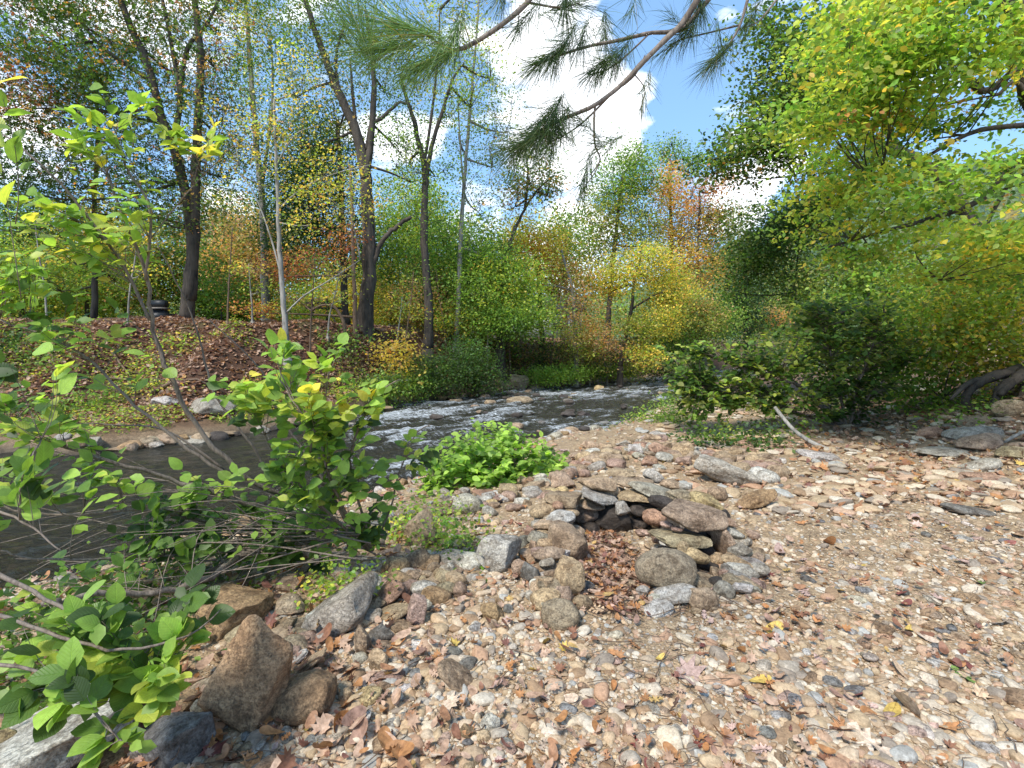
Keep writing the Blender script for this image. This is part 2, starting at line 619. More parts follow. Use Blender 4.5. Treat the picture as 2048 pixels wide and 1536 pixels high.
def water():
    xs = axis(-34, 62, 420, -1.5, 9)
    ys = axis(-3, 95, 460, 9, 9)
    X, Y = np.meshgrid(xs, ys)
    dn, df = river(X, Y)
    p = np.stack([X, Y, X * 0], -1)
    q = np.stack([(X * .7 + Y * .7) * .55, (Y * .7 - X * .7) * 1.5, X * 0], -1)      # along / across the flow
    r = rapids(X, Y)
    big = fbm(q * 1.1, 3)
    mid = fbm(q * 3.2 + 5, 3)
    sml = fbm(p * 9 + 2, 2)
    fin = fbm(q * 7.5 + 11, 3)
    Z = WATER + r * (.07 * big + .08 * mid + .06 * fin + .02 * sml) + (1 - r) * (.010 * big + .018 * mid + .018 * fin + .010 * sml)
    calm_streak = (1 - r) * sm(.0, .5, fbm(q * 2.6 + 31, 3)) * .0
    foam = r * np.clip(.13 + .5 * sm(-.3, .5, big * .5 + mid * .6 + .3 * fin + .18 * np.exp(-((X + 4.0) ** 2 + (Y - 14.6) ** 2) / 3.5)), 0, 1) + calm_streak
    n0, n1 = X.shape
    v = np.stack([X, Y, Z], -1).reshape(-1, 3)
    i = (np.arange(n0 - 1)[:, None] * n1 + np.arange(n1 - 1)[None]).reshape(-1)
    keep = ((dn < 1.0) & (df < 1.0)).reshape(-1)[i]
    i = i[keep]
    f = np.stack([i, i + 1, i + n1 + 1, i + n1], -1)
    used = np.zeros(len(v), bool)
    used[f.reshape(-1)] = True
    idx = np.cumsum(used) - 1
    v = v[used]
    f = idx[f]
    c = np.repeat(foam.reshape(-1)[used][:, None], 3, 1)
    m, t = newmat('river_water')
    a = N(t, 'ShaderNodeAttribute', attribute_name='col')
    geo = N(t, 'ShaderNodeNewGeometry')
    mpn = N(t, 'ShaderNodeMapping')
    mpn.inputs['Rotation'].default_value = (0, 0, math.radians(-45))
    mpn.inputs['Scale'].default_value = (1.0, 2.6, 1)
    L(t, geo.outputs['Position'], mpn.inputs[0])
    w1 = noise_n(t, mpn.outputs[0], 4.0, 4, .6)
    w2 = noise_n(t, mpn.outputs[0], 17, 6, .7)
    w3 = noise_n(t, mpn.outputs[0], 9, 9, .78)
    fo = M_(t, 'ADD', a.outputs['Fac'], M_(t, 'MULTIPLY', M_(t, 'SUBTRACT', w3.outputs['Fac'], .5), 2.6))
    fm = ramp(t, fo, [(.40, (0, 0, 0)), (.62, (.35, .35, .35)), (.95, (.95, .95, .95))]).outputs[0]
    p_ = N(t, 'ShaderNodeBsdfPrincipled', i_Roughness=.09, i_IOR=1.33)
    L(t, mixc(t, w1.outputs['Fac'], (.025, .024, .017), (.075, .068, .046)), p_.inputs['Base Color'])
    hgt = M_(t, 'ADD', w1.outputs['Fac'], M_(t, 'MULTIPLY', w2.outputs['Fac'], .45))
    L(t, bump(t, hgt, 1.0, .28), p_.inputs['Normal'])
    d = N(t, 'ShaderNodeBsdfDiffuse', i_0=(.66, .70, .73, 1))
    mx = N(t, 'ShaderNodeMixShader')
    L(t, fm, mx.inputs[0])
    L(t, p_.outputs[0], mx.inputs[1])
    L(t, d.outputs[0], mx.inputs[2])
    o = N(t, 'ShaderNodeOutputMaterial')
    L(t, mx.outputs[0], o.inputs[0])
    link(bpy.data.objects.new('river_water', mesh_from('river_water', v, [f], m, c)), kind='structure')


water()


# ---------------------------------------------------------------- hills beyond the valley
def hill(name, ridge, depth, zb, seed, cols):
    """ridge: list of (px, py, Y) of the skyline"""
    r = np.array([W(*q) for q in ridge])
    xs = np.interp(np.linspace(0, 1, 300), np.linspace(0, 1, len(r)), r[:, 0])
    yy = np.interp(np.linspace(0, 1, 300), np.linspace(0, 1, len(r)), r[:, 1])
    zz = np.interp(np.linspace(0, 1, 300), np.linspace(0, 1, len(r)), r[:, 2])
    k = np.linspace(0, 1.35, 110)[:, None]
    X = xs[None] + 0 * k
    Y = yy[None] - depth * (1 - k)
    prof = np.where(k < 1, np.sin(np.clip(k, 0, 1) * math.pi / 2) ** 1.2, 1 - (k - 1) ** 2 * 2)
    Z = zb + (zz[None] - zb) * prof
    p = np.stack([X, Y, Z], -1)
    s = 1 / (.02 * yy.mean())
    b = np.abs(fbm(p * s + seed, 3))
    Z = Z + (.035 * yy.mean()) * (b - .3)
    c0, c1, c2 = (np.array(q) for q in cols)
    n = fbm(p * s * .6 + seed * 2, 3)[..., None]
    c = c0 + (c1 - c0) * sm(-.3, .4, n)
    c = c + (c2 - c) * sm(.25, .6, fbm(p * s * 1.2 + 50, 2))[..., None]
    n0, n1 = X.shape
    v = np.stack([X, Y, Z], -1).reshape(-1, 3)
    i = (np.arange(n0 - 1)[:, None] * n1 + np.arange(n1 - 1)[None]).reshape(-1)
    f = np.stack([i, i + 1, i + n1 + 1, i + n1], -1)
    m, t = newmat('hill_forest')
    a = N(t, 'ShaderNodeAttribute', attribute_name='col')
    geo = N(t, 'ShaderNodeNewGeometry')
    n1_ = noise_n(t, geo.outputs['Position'], .8, 6, .7)
    p_ = N(t, 'ShaderNodeBsdfPrincipled', i_Roughness=.95)
    L(t, mixc(t, 1.0, a.outputs['Color'], ramp(t, n1_.outputs['Fac'], [(.35, (.4, .4, .4)), (.65, (1.5, 1.5, 1.5))]).outputs[0], 'MULTIPLY'), p_.inputs['Base Color'])
    L(t, bump(t, n1_.outputs['Fac'], 1, 1.5), p_.inputs['Normal'])
    o = N(t, 'ShaderNodeOutputMaterial')
    L(t, p_.outputs[0], o.inputs[0])
    link(bpy.data.objects.new(name, mesh_from(name, v, [f], m, c.reshape(-1, 3))), kind='structure')


hill('far_hill', [(-600, 640, 230), (200, 600, 230), (900, 610, 230), (1250, 590, 220), (1420, 520, 200), (1530, 450, 190), (1640, 400, 180), (1800, 350, 170), (2100, 330, 160), (2800, 380, 150)],
     90, 1, 3.3, [(.10, .17, .09), (.16, .23, .10), (.26, .22, .08)])  # greens slightly cooled, distance haze put into the forest colour

# ---------------------------------------------------------------- stones
_ico = {}


def ico(sub):
    if sub not in _ico:
        import bmesh
        bm = bmesh.new()
        bmesh.ops.create_icosphere(bm, subdivisions=sub, radius=1)
        v = np.array([q.co[:] for q in bm.verts])
        f = np.array([[q.index for q in g.verts] for g in bm.faces])
        bm.free()
        _ico[sub] = (v, f)
    return _ico[sub]


def rock_mesh(name, seed, kind, sub, mat):
    v, f = ico(sub)
    g = np.random.default_rng(seed)
    p = v.copy()
    if kind == 'slab':
        pass
    e = {'round': 2.2, 'rough': 3.2, 'slab': 4.5, 'flat': 2.7}[kind]
    p = p / ((np.abs(p) ** e).sum(1) ** (1 / e))[:, None]
    p = p / np.abs(p).max()
    k, lo, hi = {'round': (6, .78, .95), 'rough': (16, .60, .90), 'slab': (13, .62, .92), 'flat': (6, .78, .95)}[kind]
    for _ in range(k):
        n = g.normal(size=3)
        if kind == 'slab':
            n[2] *= .45
        n /= np.linalg.norm(n)
        d = g.uniform(lo, hi)
        q = p @ n
        p = p - np.clip(q - d, 0, None)[:, None] * n * .92
    amp = {'round': .05, 'rough': .09, 'slab': .07, 'flat': .05}[kind]
    p = p * (1 + amp * 1.6 * fbm(v * 1.3 + seed * 3.1, 2) + amp * .8 * fbm(v * 4 + seed, 3))[:, None]
    if kind in ('rough', 'slab'):
        p = p + (.018 * fbm(np.stack([v[:, 0], v[:, 1], v[:, 2] * 4], -1) * 3 + seed, 3))[:, None] * v
    mid = (p.max(0) + p.min(0)) / 2
    p = (p - mid) / ((p.max(0) - p.min(0)) / 2)
    return mesh_from(name, p, [f], mat)


ROCKS = {}
for kd, nn_ in (('round', 9), ('rough', 9), ('slab', 8), ('flat', 6)):
    ROCKS[kd] = [rock_mesh('stone', 11 * i + len(kd), kd, 4, ROCK) for i in range(nn_)]
LOROCK = {}
for kd, nn_ in (('round', 8), ('rough', 6), ('flat', 8)):
    LOROCK[kd] = [rock_mesh('pebble', 31 * i + len(kd), kd, 3, GRAVEL) for i in range(nn_)]

SC = {'t': (.36, .265, .165), 'g': (.34, .31, .26), 'b': (.31, .205, .11), 'd': (.06, .048, .04), 'y': (.43, .33, .17), 'p': (.33, .225, .175),
      'l': (.44, .41, .36), 'u': (.19, .18, .165), 'o': (.28, .225, .145), 'w': (.5, .48, .43), 'r': (.31, .19, .13), 'c': (.31, .225, .15)}


def stone(name, c, dims, ang=0, kind='round', col='t', parent=None, tilt=None, yaw=None, rnd=R, **kw):
    """dims: full width, depth, height; ang: roll in the plane across the view (degrees, clockwise seen from the camera)"""
    me = rnd.choice(ROCKS[kind])
    o = bpy.data.objects.new(name, me)
    base = Vector(absloc(parent)) if parent is not None else Vector((0, 0, 0))
    o.location = Vector([float(q) for q in c]) - base
    o.scale = [d / 2 for d in dims]
    yaw = rnd.uniform(-.35, .35) if yaw is None else math.radians(yaw)
    tilt = rnd.uniform(-.12, .12) if tilt is None else math.radians(tilt)
    m = Matrix.Rotation(math.radians(ang), 3, 'Y') @ Matrix.Rotation(tilt, 3, 'X') @ Matrix.Rotation(yaw, 3, 'Z')
    if rnd.random() < .5:
        m = m @ Matrix.Rotation(math.pi, 3, 'Z')
    o.rotation_euler = m.to_euler()
    cc = SC[col] if isinstance(col, str) else col
    j = rnd.uniform(.85, 1.15)
    o.color = (cc[0] * j, cc[1] * j * rnd.uniform(.97, 1.03), cc[2] * j * rnd.uniform(.93, 1.07), 1)
    return link(o, parent, **kw)


def px_stone(px, py, w, h, ang=0, Y=None, col='t', kind='round', depth=.75, name='stone', parent=None, dy=0, **kw):
    """a stone seen at (px, py) with a size of w by h pixels; Y None: it lies on the ground"""
    a = math.radians(ang)
    w, h = w * 1.07, h * 1.07
    hv = math.sqrt((h * math.cos(a)) ** 2 + (w * math.sin(a)) ** 2)
    b = G(px, py + hv / 2 * .84)
    Yg = b[1] + depth * w / 1024 * b[1] * .36 + dy
    free = Y is None
    Y = Yg if free else min(Y, Yg)
    s = Y / 1024
    c = W(px, py, Y)
    g = b[2] if free else Hs(c[0], c[1])
    el = math.atan2(CAMH - c[2], Y)
    hm = max(.55 * h * s, (h * s - depth * w * s * math.sin(el) * .62) / math.cos(el))
    hz = math.sqrt((hm / 2 * math.cos(a)) ** 2 + (w * s / 2 * math.sin(a)) ** 2)
    if free:
        c[2] = max(min(c[2], g + hz * .95), g + hz * .45)
    else:
        c[2] = max(c[2], g + hz * .5)
    return stone(name, c, (w * s, depth * w * s, hm), ang, kind, col, parent, **kw)


# fire ring of stacked stones
def Z1(u, v):
    return 900 + u * .3418, 860 + v * .3418


ring_loc = G(1255, 1130)
ring = thing('fire_ring', 'horseshoe fire ring of dry stacked river stones open to the front', 'fire ring', ring_loc)
RING = [
    (870, 320, 195, 92, -2, 4.15, 't', 'slab'), (1060, 305, 235, 66, 3, 4.32, 't', 'slab'), (1190, 348, 250, 80, 15, 4.12, 'g', 'slab'),
    (1190, 270, 115, 75, 20, 4.45, 'l', 'round'), (1000, 252, 155, 64, -5, 4.5, 't', 'rough'), (665, 400, 215, 96, 8, 3.95, 'c', 'slab'),
    (870, 392, 245, 72, 18, 4.03, 'g', 'slab'), (1075, 385, 185, 66, -3, 4.1, 't', 'slab'), (825, 437, 150, 48, 5, 4.02, 'c', 'flat'),
    (1255, 428, 175, 90, 22, 3.98, 'd', 'slab'), (1385, 388, 205, 84, 5, 4.0, 'o', 'slab'), (1510, 428, 200, 112, 18, 3.84, 'y', 'slab'),
    (1290, 318, 115, 64, 10, 4.35, 't', 'round'), (1370, 330, 85, 44, 0, 4.32, 'g', 'flat'), (540, 472, 145, 92, -8, 3.85, 't', 'round'),
    (632, 442, 62, 52, 0, 3.82, 'r', 'round'), (645, 522, 168, 115, -15, 3.72, 'l', 'round'), (705, 480, 95, 55, 10, 3.85, 't', 'flat'),
    (785, 490, 160, 115, 5, 4.08, 'c', 'round'), (950, 512, 220, 165, 10, 4.08, 'd', 'rough'), (1015, 460, 82, 84, 0, 3.95, 'g', 'rough'),
    (1100, 470, 88, 75, 20, 4.03, 'd', 'round'), (1198, 510, 130, 98, 0, 3.93, 'r', 'round'), (1100, 545, 130, 90, 0, 4.12, 'd', 'round'),
    (1165, 435, 125, 44, 6, 4.1, 'd', 'flat'), (1125, 600, 78, 44, 0, 3.9, 'p', 'flat'), (820, 582, 115, 84, 0, 4.05, 'd', 'round'),
    (1215, 642, 64, 52, 0, 3.68, 'r', 'round'), (520, 550, 84, 58, 0, 3.75, 'g', 'round'), (468, 595, 62, 56, 0, 3.7, 'r', 'round'),
    (508, 612, 92, 48, -50, 3.66, 'c', 'flat'), (435, 655, 135, 85, -62, 3.6, 'u', 'slab'), (545, 625, 92, 80, 10, 3.6, 't', 'rough'),
    (508, 682, 98, 104, 0, 3.5, 'c', 'rough'), (680, 670, 240, 215, 22, 3.42, 'c', 'slab'), (500, 755, 104, 84, 5, 3.42, 't', 'round'),
    (548, 738, 64, 54, 30, 3.4, 't', 'round'), (412, 812, 96, 112, -10, 3.38, 'c', 'round'), (470, 848, 112, 140, -8, 3.28, 'u', 'rough'),
    (565, 800, 90, 110, 10, 3.36, 't', 'rough'), (632, 802, 155, 56, -12, 3.3, 'g', 'slab'), (692, 880, 190, 250, 8, 3.22, 't', 'rough'),
    (588, 866, 104, 66, -22, 3.1, 'g', 'flat'), (616, 908, 84, 52, -10, 3.05, 't', 'round'), (496, 912, 64, 82, 0, 3.1, 'w', 'round'),
    (606, 962, 144, 62, -22, 3.0, 'p', 'flat'), (560, 930, 110, 140, 0, 3.18, 't', 'rough'), (650, 1082, 212, 190, 0, None, 'o', 'round'),
    (775, 1012, 112, 96, 10, None, 'c', 'round'), (800, 916, 92, 62, 0, None, 'u', 'flat'), (490, 970, 94, 60, 0, None, 'g', 'flat'),
    (540, 1048, 52, 72, 0, None, 'g', 'round'), (1432, 508, 352, 150, 8, 3.5, 'c', 'slab'), (1350, 630, 292, 108, 5, 3.46, 'o', 'slab'),
    (1268, 552, 72, 42, 5, 3.5, 'p', 'round'), (1330, 580, 64, 34, 0, 3.42, 'p', 'round'), (1270, 662, 86, 36, 4, 3.38, 'l', 'flat'),
    (1368, 690, 68, 72, 0, 3.26, 't', 'rough'), (1440, 735, 144, 88, 15, 3.24, 'y', 'round'), (1262, 828, 330, 285, 5, 3.14, 'o', 'round'),
    (1492, 702, 96, 76, 0, 3.45, 'd', 'round'), (1562, 750, 94, 72, 0, 3.42, 't', 'round'), (1602, 668, 250, 120, 58, 3.62, 'c', 'slab'),
    (1500, 792, 134, 72, 10, 3.36, 'd', 'flat'), (1466, 880, 186, 70, 26, 3.02, 't', 'slab'), (1512, 860, 114, 48, 12, 3.1, 't', 'flat'),
    (1570, 848, 108, 72, 30, 3.2, 'c', 'flat'), (1640, 850, 132, 80, 58, 3.22, 'g', 'flat'), (1672, 806, 104, 84, 20, 3.4, 'g', 'flat'),
    (1600, 938, 116, 112, 20, None, 'g', 'round'), (1316, 935, 246, 108, -13, 2.9, 'l', 'slab'), (1486, 990, 172, 150, 25, None, 't', 'round'),
    (1216, 1042, 176, 92, -9, None, 'l', 'flat'), (1130, 948, 84, 76, 0, None, 'g', 'round'), (1192, 990, 84, 66, -30, None, 'l', 'round'),
    (1380, 962, 66, 96, 0, None, 'c', 'rough'), (1600, 520, 70, 110, 0, 3.75, 'd', 'round'), (1568, 372, 116, 88, 10, 4.05, 'c', 'round'),
    (930, 350, 120, 60, 5, 4.2, 't', 'flat'), (1450, 640, 150, 130, 0, 3.65, 'd', 'rough'), (1560, 620, 120, 120, 20, 3.7, 'd', 'rough'),
    (730, 600, 110, 90, 0, 3.75, 'c', 'round'), (760, 470, 120, 60, 0, 4.15, 'd', 'flat'), (1280, 560, 110, 120, 0, 3.9, 'd', 'rough'),
    (1350, 480, 140, 100, 0, 3.95, 'd', 'rough'), (1390, 730, 110, 100, 0, 3.4, 'd', 'rough'), (1560, 900, 100, 90, 0, 3.2, 'd', 'round'),
    (620, 620, 120, 120, 0, 3.65, 'd', 'rough'), (1050, 430, 100, 60, 0, 4.25, 'd', 'rough'), (880, 450, 120, 50, 0, 4.12, 'd', 'flat'),
    (1045, 905, 80, 60, 0, None, 't', 'flat'), (1440, 1060, 60, 50, 0, None, 't', 'flat'), (1700, 890, 80, 60, 0, None, 'c', 'flat'),
    (1660, 740, 90, 70, 30, 3.5, 'c', 'flat'), (600, 500, 90, 70, 0, 3.9, 'd', 'round'), (560, 560, 80, 60, 0, 3.8, 'd', 'round'),
]
for (u, v, w, h, a, Y, c, kd) in RING:
    px, py = Z1(u, v)
    px_stone(px, py, w * .3418 * 1.04, h * .3418 * 1.08, a, Y, c, kd, parent=ring, depth=.8 if kd != 'slab' else .85)

r7 = random.Random(77)
RP = np.array([(.26, 2.85), (.22, 3.3), (.28, 3.8), (.55, 4.3), (.95, 4.42), (1.4, 4.2), (1.6, 3.7), (1.52, 3.25), (1.3, 3.0)])
RH = [.06, .16, .20, .27, .27, .25, .24, .16, .05]
for _ in range(150):
    t_ = r7.uniform(0, 8)
    x, y = np.interp(t_, range(9), RP[:, 0]), np.interp(t_, range(9), RP[:, 1])
    ox, oy = x - .85, y - 3.6
    l_ = math.hypot(ox, oy)
    k_ = r7.gauss(.03, .07)
    x, y = x + ox / l_ * k_, y + oy / l_ * k_
    w_ = r7.uniform(.09, .22)
    hh_ = np.interp(t_, range(9), RH) * max(0, 1 - abs(k_) / .22)
    stone('stone', (x, y, Hs(x, y) + r7.uniform(.02, max(.03, hh_))), (w_, w_ * r7.uniform(.6, .9), w_ * r7.uniform(.3, .6)), r7.uniform(-16, 16), r7.choice(['slab', 'flat', 'rough', 'round']), r7.choice('ttgpclogt'), ring, rnd=r7)

# single boulders and rocks; each a thing with its own label
BOULD = [
    (495, 1351, 168, 240, 12, 'b', 'rough', .62, 'tall brown boulder with a pale scar standing at the lower left'),
    (602, 1395, 156, 104, -24, 'b', 'round', .7, 'dark brown oval boulder lying against the tall brown boulder'),
    (345, 1495, 150, 118, -10, 'u', 'rough', .8, 'dark bluish grey angular boulder at the bottom left edge'),
    (322, 1420, 130, 74, 0, 'b', 'rough', .8, 'brown rock half hidden behind the dark grey boulder'),
    (125, 1480, 320, 165, -22, 'l', 'slab', .8, 'large pale slanting slab under the hazel leaves at bottom left'),
    (8, 1505, 78, 96, 0, 'y', 'round', .8, 'smooth ochre boulder cut by the lower left corner'),
    (205, 1515, 110, 60, 0, 'b', 'rough', .8, 'small brown rock between pale slab and dark grey boulder'),
    (686, 1217, 148, 92, -28, 'g', 'slab', .8, 'large grey tilted slab resting on smaller stones left of centre'),
    (915, 1357, 92, 44, 33, 't', 'flat', .8, 'long tan rock sunk in gravel in front of stone row'),
    (984, 1222, 46, 44, 0, 'b', 'rough', .9, 'small brown upright rock left of the front ring boulder'),
    (997, 1105, 78, 82, 8, 'l', 'slab', .9, 'flat pale grey weathered slab left of the fire ring'),
    (845, 1062, 60, 70, -40, 't', 'slab', .8, 'tan leaning slab beside the bright green sprigs'),
    (1450, 945, 122, 52, 16, 'l', 'rough', .6, 'pale grey pointed boulder just behind the fire ring'),
    (1512, 998, 84, 34, -25, 'b', 'rough', .6, 'brown crooked log shaped rock right of the fire ring'),
    (936, 1008, 58, 46, 0, 'g', 'round', .8, 'rounded grey boulder at the edge of the green patch'),
    (978, 990, 64, 22, 2, 'r', 'slab', .8, 'flat reddish rock on top of the low row beside green patch'),
    (1020, 982, 46, 36, 10, 't', 'rough', .8, 'tan blocky rock on the low row between green patch and fire ring'),
    (1125, 962, 52, 38, 5, 'c', 'rough', .8, 'brown rock under the green leaves behind the fire ring'),
    (1141, 944, 28, 26, 0, 'g', 'round', .8, 'small grey stone perched behind the fire ring'),
    (450, 1225, 170, 110, 5, 'b', 'rough', .8, 'mossy brown boulder in the shade under the alder branches'),
    (572, 1165, 64, 40, 0, 'c', 'rough', .8, 'dark brown rock under the branches above the mossy boulder'),
    (580, 1212, 60, 46, 0, 'o', 'rough', .8, 'olive brown rock in shade between mossy boulder and grey slab'),
    (1946, 868, 92, 34, -10, 'g', 'flat', .7, 'long smooth grey rock on the slope at the right edge'),
    (1960, 884, 84, 36, -12, 'c', 'flat', .7, 'brown rock touching the smooth grey rock at right'),
    (1893, 905, 126, 26, 4, 'g', 'slab', .6, 'low dark slab lying on the leaf strewn slope at right'),
    (1960, 931, 70, 26, -15, 'g', 'flat', .6, 'grey leaning rock above the rusty rock at right'),
    (1963, 955, 68, 24, 3, 'r', 'flat', .6, 'rusty brown low rock near the right edge'),
    (1936, 1020, 84, 24, 6, 'u', 'flat', .6, 'bluish grey half buried rock in the right gravel'),
    (1857, 866, 50, 26, -8, 'r', 'rough', .7, 'rust stained rock left of the smooth grey rock'),
    (2028, 905, 60, 30, 0, 'o', 'rough', .7, 'olive dark rock at the right edge under yellow leaves'),
    (2020, 818, 52, 40, 0, 't', 'round', .8, 'tan boulder below the exposed tree roots'),
    (1945, 842, 56, 24, -10, 'c', 'rough', .8, 'brown rock on the bank below the exposed roots'),
    (1640, 912, 76, 22, 8, 'l', 'slab', .8, 'pale grey slab at the end of the fallen pole'),
    (1835, 782, 60, 26, -8, 'g', 'rough', .8, 'grey rock behind the alder bush on the right slope'),
]
for (px, py, w, h, a, c, kd, dp, lab) in BOULD:
    px_stone(px, py, w, h, a, None, c, kd, depth=dp, name='boulder' if w > 80 else 'rock', label=lab, cat='boulder' if w > 80 else 'rock', tilt=0)


def Z2(u, v):
    return 300 + u * .3418, 1050 + v * .3418


row = thing('stone_row', 'low row of piled loose stones curving from the grey slab to the green sprigs', 'stone row', G(800, 1240))
ROW = [(1390, 400, 200, 115, -42, 'r', 'slab'), (1420, 520, 215, 100, -22, 't', 'flat'), (1560, 500, 110, 175, 12, 'p', 'slab'), (1470, 595, 125, 72, 5, 'c', 'flat'),
       (1275, 345, 155, 130, -10, 'g', 'round'), (1552, 205, 175, 110, -35, 'c', 'slab'), (1425, 240, 100, 115, 0, 't', 'rough'), (1510, 290, 90, 76, 0, 'l', 'round'),
       (1595, 297, 112, 72, -5, 'c', 'rough'), (1665, 258, 82, 80, 0, 'c', 'round'), (1695, 190, 92, 66, 0, 'g', 'rough'), (1742, 262, 84, 78, 0, 'l', 'round'),
       (1702, 320, 112, 50, 0, 't', 'flat'), (1600, 372, 142, 98, 0, 'l', 'round'), (1728, 375, 142, 86, 0, 'o', 'round'), (1815, 380, 72, 94, 0, 'c', 'round'),
       (1500, 345, 90, 70, 10, 'p', 'flat'), (1490, 400, 60, 90, 0, 'r', 'round'), (1290, 540, 120, 90, -20, 'g', 'rough'), (1240, 690, 100, 180, 0, 'c', 'rough'),
       (1360, 640, 142, 110, 0, 'u', 'rough'), (1230, 780, 84, 70, 0, 'g', 'round'), (1620, 470, 60, 70, 0, 'l', 'round'), (960, 560, 90, 120, 0, 'w', 'round'),
       (1175, 345, 60, 70, 0, 'l', 'round'), (1120, 370, 70, 60, 0, 'p', 'rough')]
for (u, v, w, h, a, c, kd) in ROW:
    px, py = Z2(u, v)
    px_stone(px, py, w * .38, h * .38, a, None, c, kd, parent=row, depth=.75)
r6 = random.Random(66)
for _ in range(90):
    t_ = r6.random()
    px = np.interp(t_, [0, .35, .7, 1], [400, 620, 790, 930]) + r6.gauss(0, 26)
    py = np.interp(t_, [0, .35, .7, 1], [1440, 1270, 1180, 1130]) + r6.gauss(0, 16)
    w = r6.uniform(24, 66)
    px_stone(px, py, w, w * r6.uniform(.5, .9), r6.uniform(-30, 20), None, r6.choice('ttgpclob'), r6.choice(['round', 'flat', 'rough']), parent=row, depth=.8, rnd=r6, dy=r6.uniform(0, .1))
SINGLE = [(900, 672, 160, 112, -12, 'p', 'round', 'dark pinkish oval stone above the stacked flat stones'),
          (752, 792, 64, 148, 18, 't', 'flat', 'narrow upright tan stone against the tall boulder'),
          (850, 792, 178, 66, -28, 'l', 'flat', 'light grey narrow stone stacked left of the tan one'),
          (922, 822, 250, 66, -34, 't', 'flat', 'long narrow tan stone leaning above the oval boulder'),
          (745, 912, 84, 124, 14, 'y', 'round', 'ochre stone wedged between the two brown boulders'),
          (290, 1090, 84, 136, -10, 'g', 'round', 'upright grey stone left of the tall brown boulder'),
          (1336, 792, 112, 144, 5, 't', 'flat', 'tan flat stone propped upright at the foot of stone row'),
          (1350, 718, 140, 70, 0, 'c', 'flat', 'brown stone behind the upright tan flat stone'),
          (1385, 902, 212, 76, -3, 'p', 'flat', 'long low pinkish stone below the upright tan flat stone'),
          (1272, 1008, 176, 100, -15, 'y', 'flat', 'mossy yellowish oval stone beside the orange leaf'),
          (1145, 1004, 84, 106, 15, 't', 'round', 'small tan stone right of the dark oval boulder'),
          (1442, 1000, 88, 80, 20, 'w', 'flat', 'bluish white round flat pebble on the sandy patch'),
          (1372, 1288, 148, 130, -10, 'c', 'round', 'brown half sunk cobble near the bottom edge'),
          (545, 1322, 112, 80, -28, 'o', 'flat', 'small olive stone in fallen leaves below tall boulder'),
          (625, 1318, 150, 40, -38, 'g', 'flat', 'thin grey stone sliver beside the small olive stone'),
          (1540, 714, 150, 44, -3, 'w', 'flat', 'long whitish pebble below the stone row'),
          (1470, 806, 90, 34, 5, 'u', 'flat', 'bluish flat pebble right of the upright tan stone'),
          (1990, 1160, 120, 120, 0, 'w', 'round', 'whitish speckled cobble in the middle foreground'),
          (1950, 1238, 90, 80, 0, 't', 'round', 'tan cobble just below the whitish speckled cobble'),
          (1860, 1225, 110, 90, 20, 't', 'rough', 'tan angular cobble left of the whitish speckled cobble'),
          (1240, 1155, 130, 66, -35, 'w', 'flat', 'pale long cobble right of the bottom edge leaves')]
for (u, v, w, h, a, c, kd, lab) in SINGLE:
    px, py = Z2(u, v)
    px_stone(px, py, w * .3418, h * .3418, a, None, c, kd, name='loose_stone', label=lab, cat='stone', depth=.75, tilt=0)

# second, lower row of stones behind the ring and along the water
row2 = thing('stone_row', 'low scattered bank of loose stones behind the fire ring along the river', 'stone row', G(1280, 930))
rr = random.Random(5)
for _ in range(230):
    px = rr.uniform(1060, 1560)
    ctr = np.interp(px, [1060, 1180, 1300, 1420, 1560], [975, 915, 893, 912, 935])
    py = ctr + rr.gauss(0, 13)
    w = rr.uniform(16, 40) * (1.15 if py > ctr else .9)
    px_stone(px, py, w, w * rr.uniform(.45, .8), rr.uniform(-15, 15), None, rr.choice('ttgpclcr'), rr.choice(['round', 'flat', 'rough']), parent=row2, depth=.8, rnd=rr,
             dy=rr.uniform(0, .05))
for _ in range(60):          # the row between the green patch and the ring
    px = rr.uniform(870, 1130)
    py = np.interp(px, [870, 1000, 1130], [1010, 1000, 985]) + rr.gauss(0, 16)
    w = rr.uniform(14, 34)
    px_stone(px, py, w, w * rr.uniform(.45, .8), rr.uniform(-15, 15), None, rr.choice('ttgpcly'), rr.choice(['round', 'flat', 'rough']), parent=row2, depth=.8, rnd=rr)

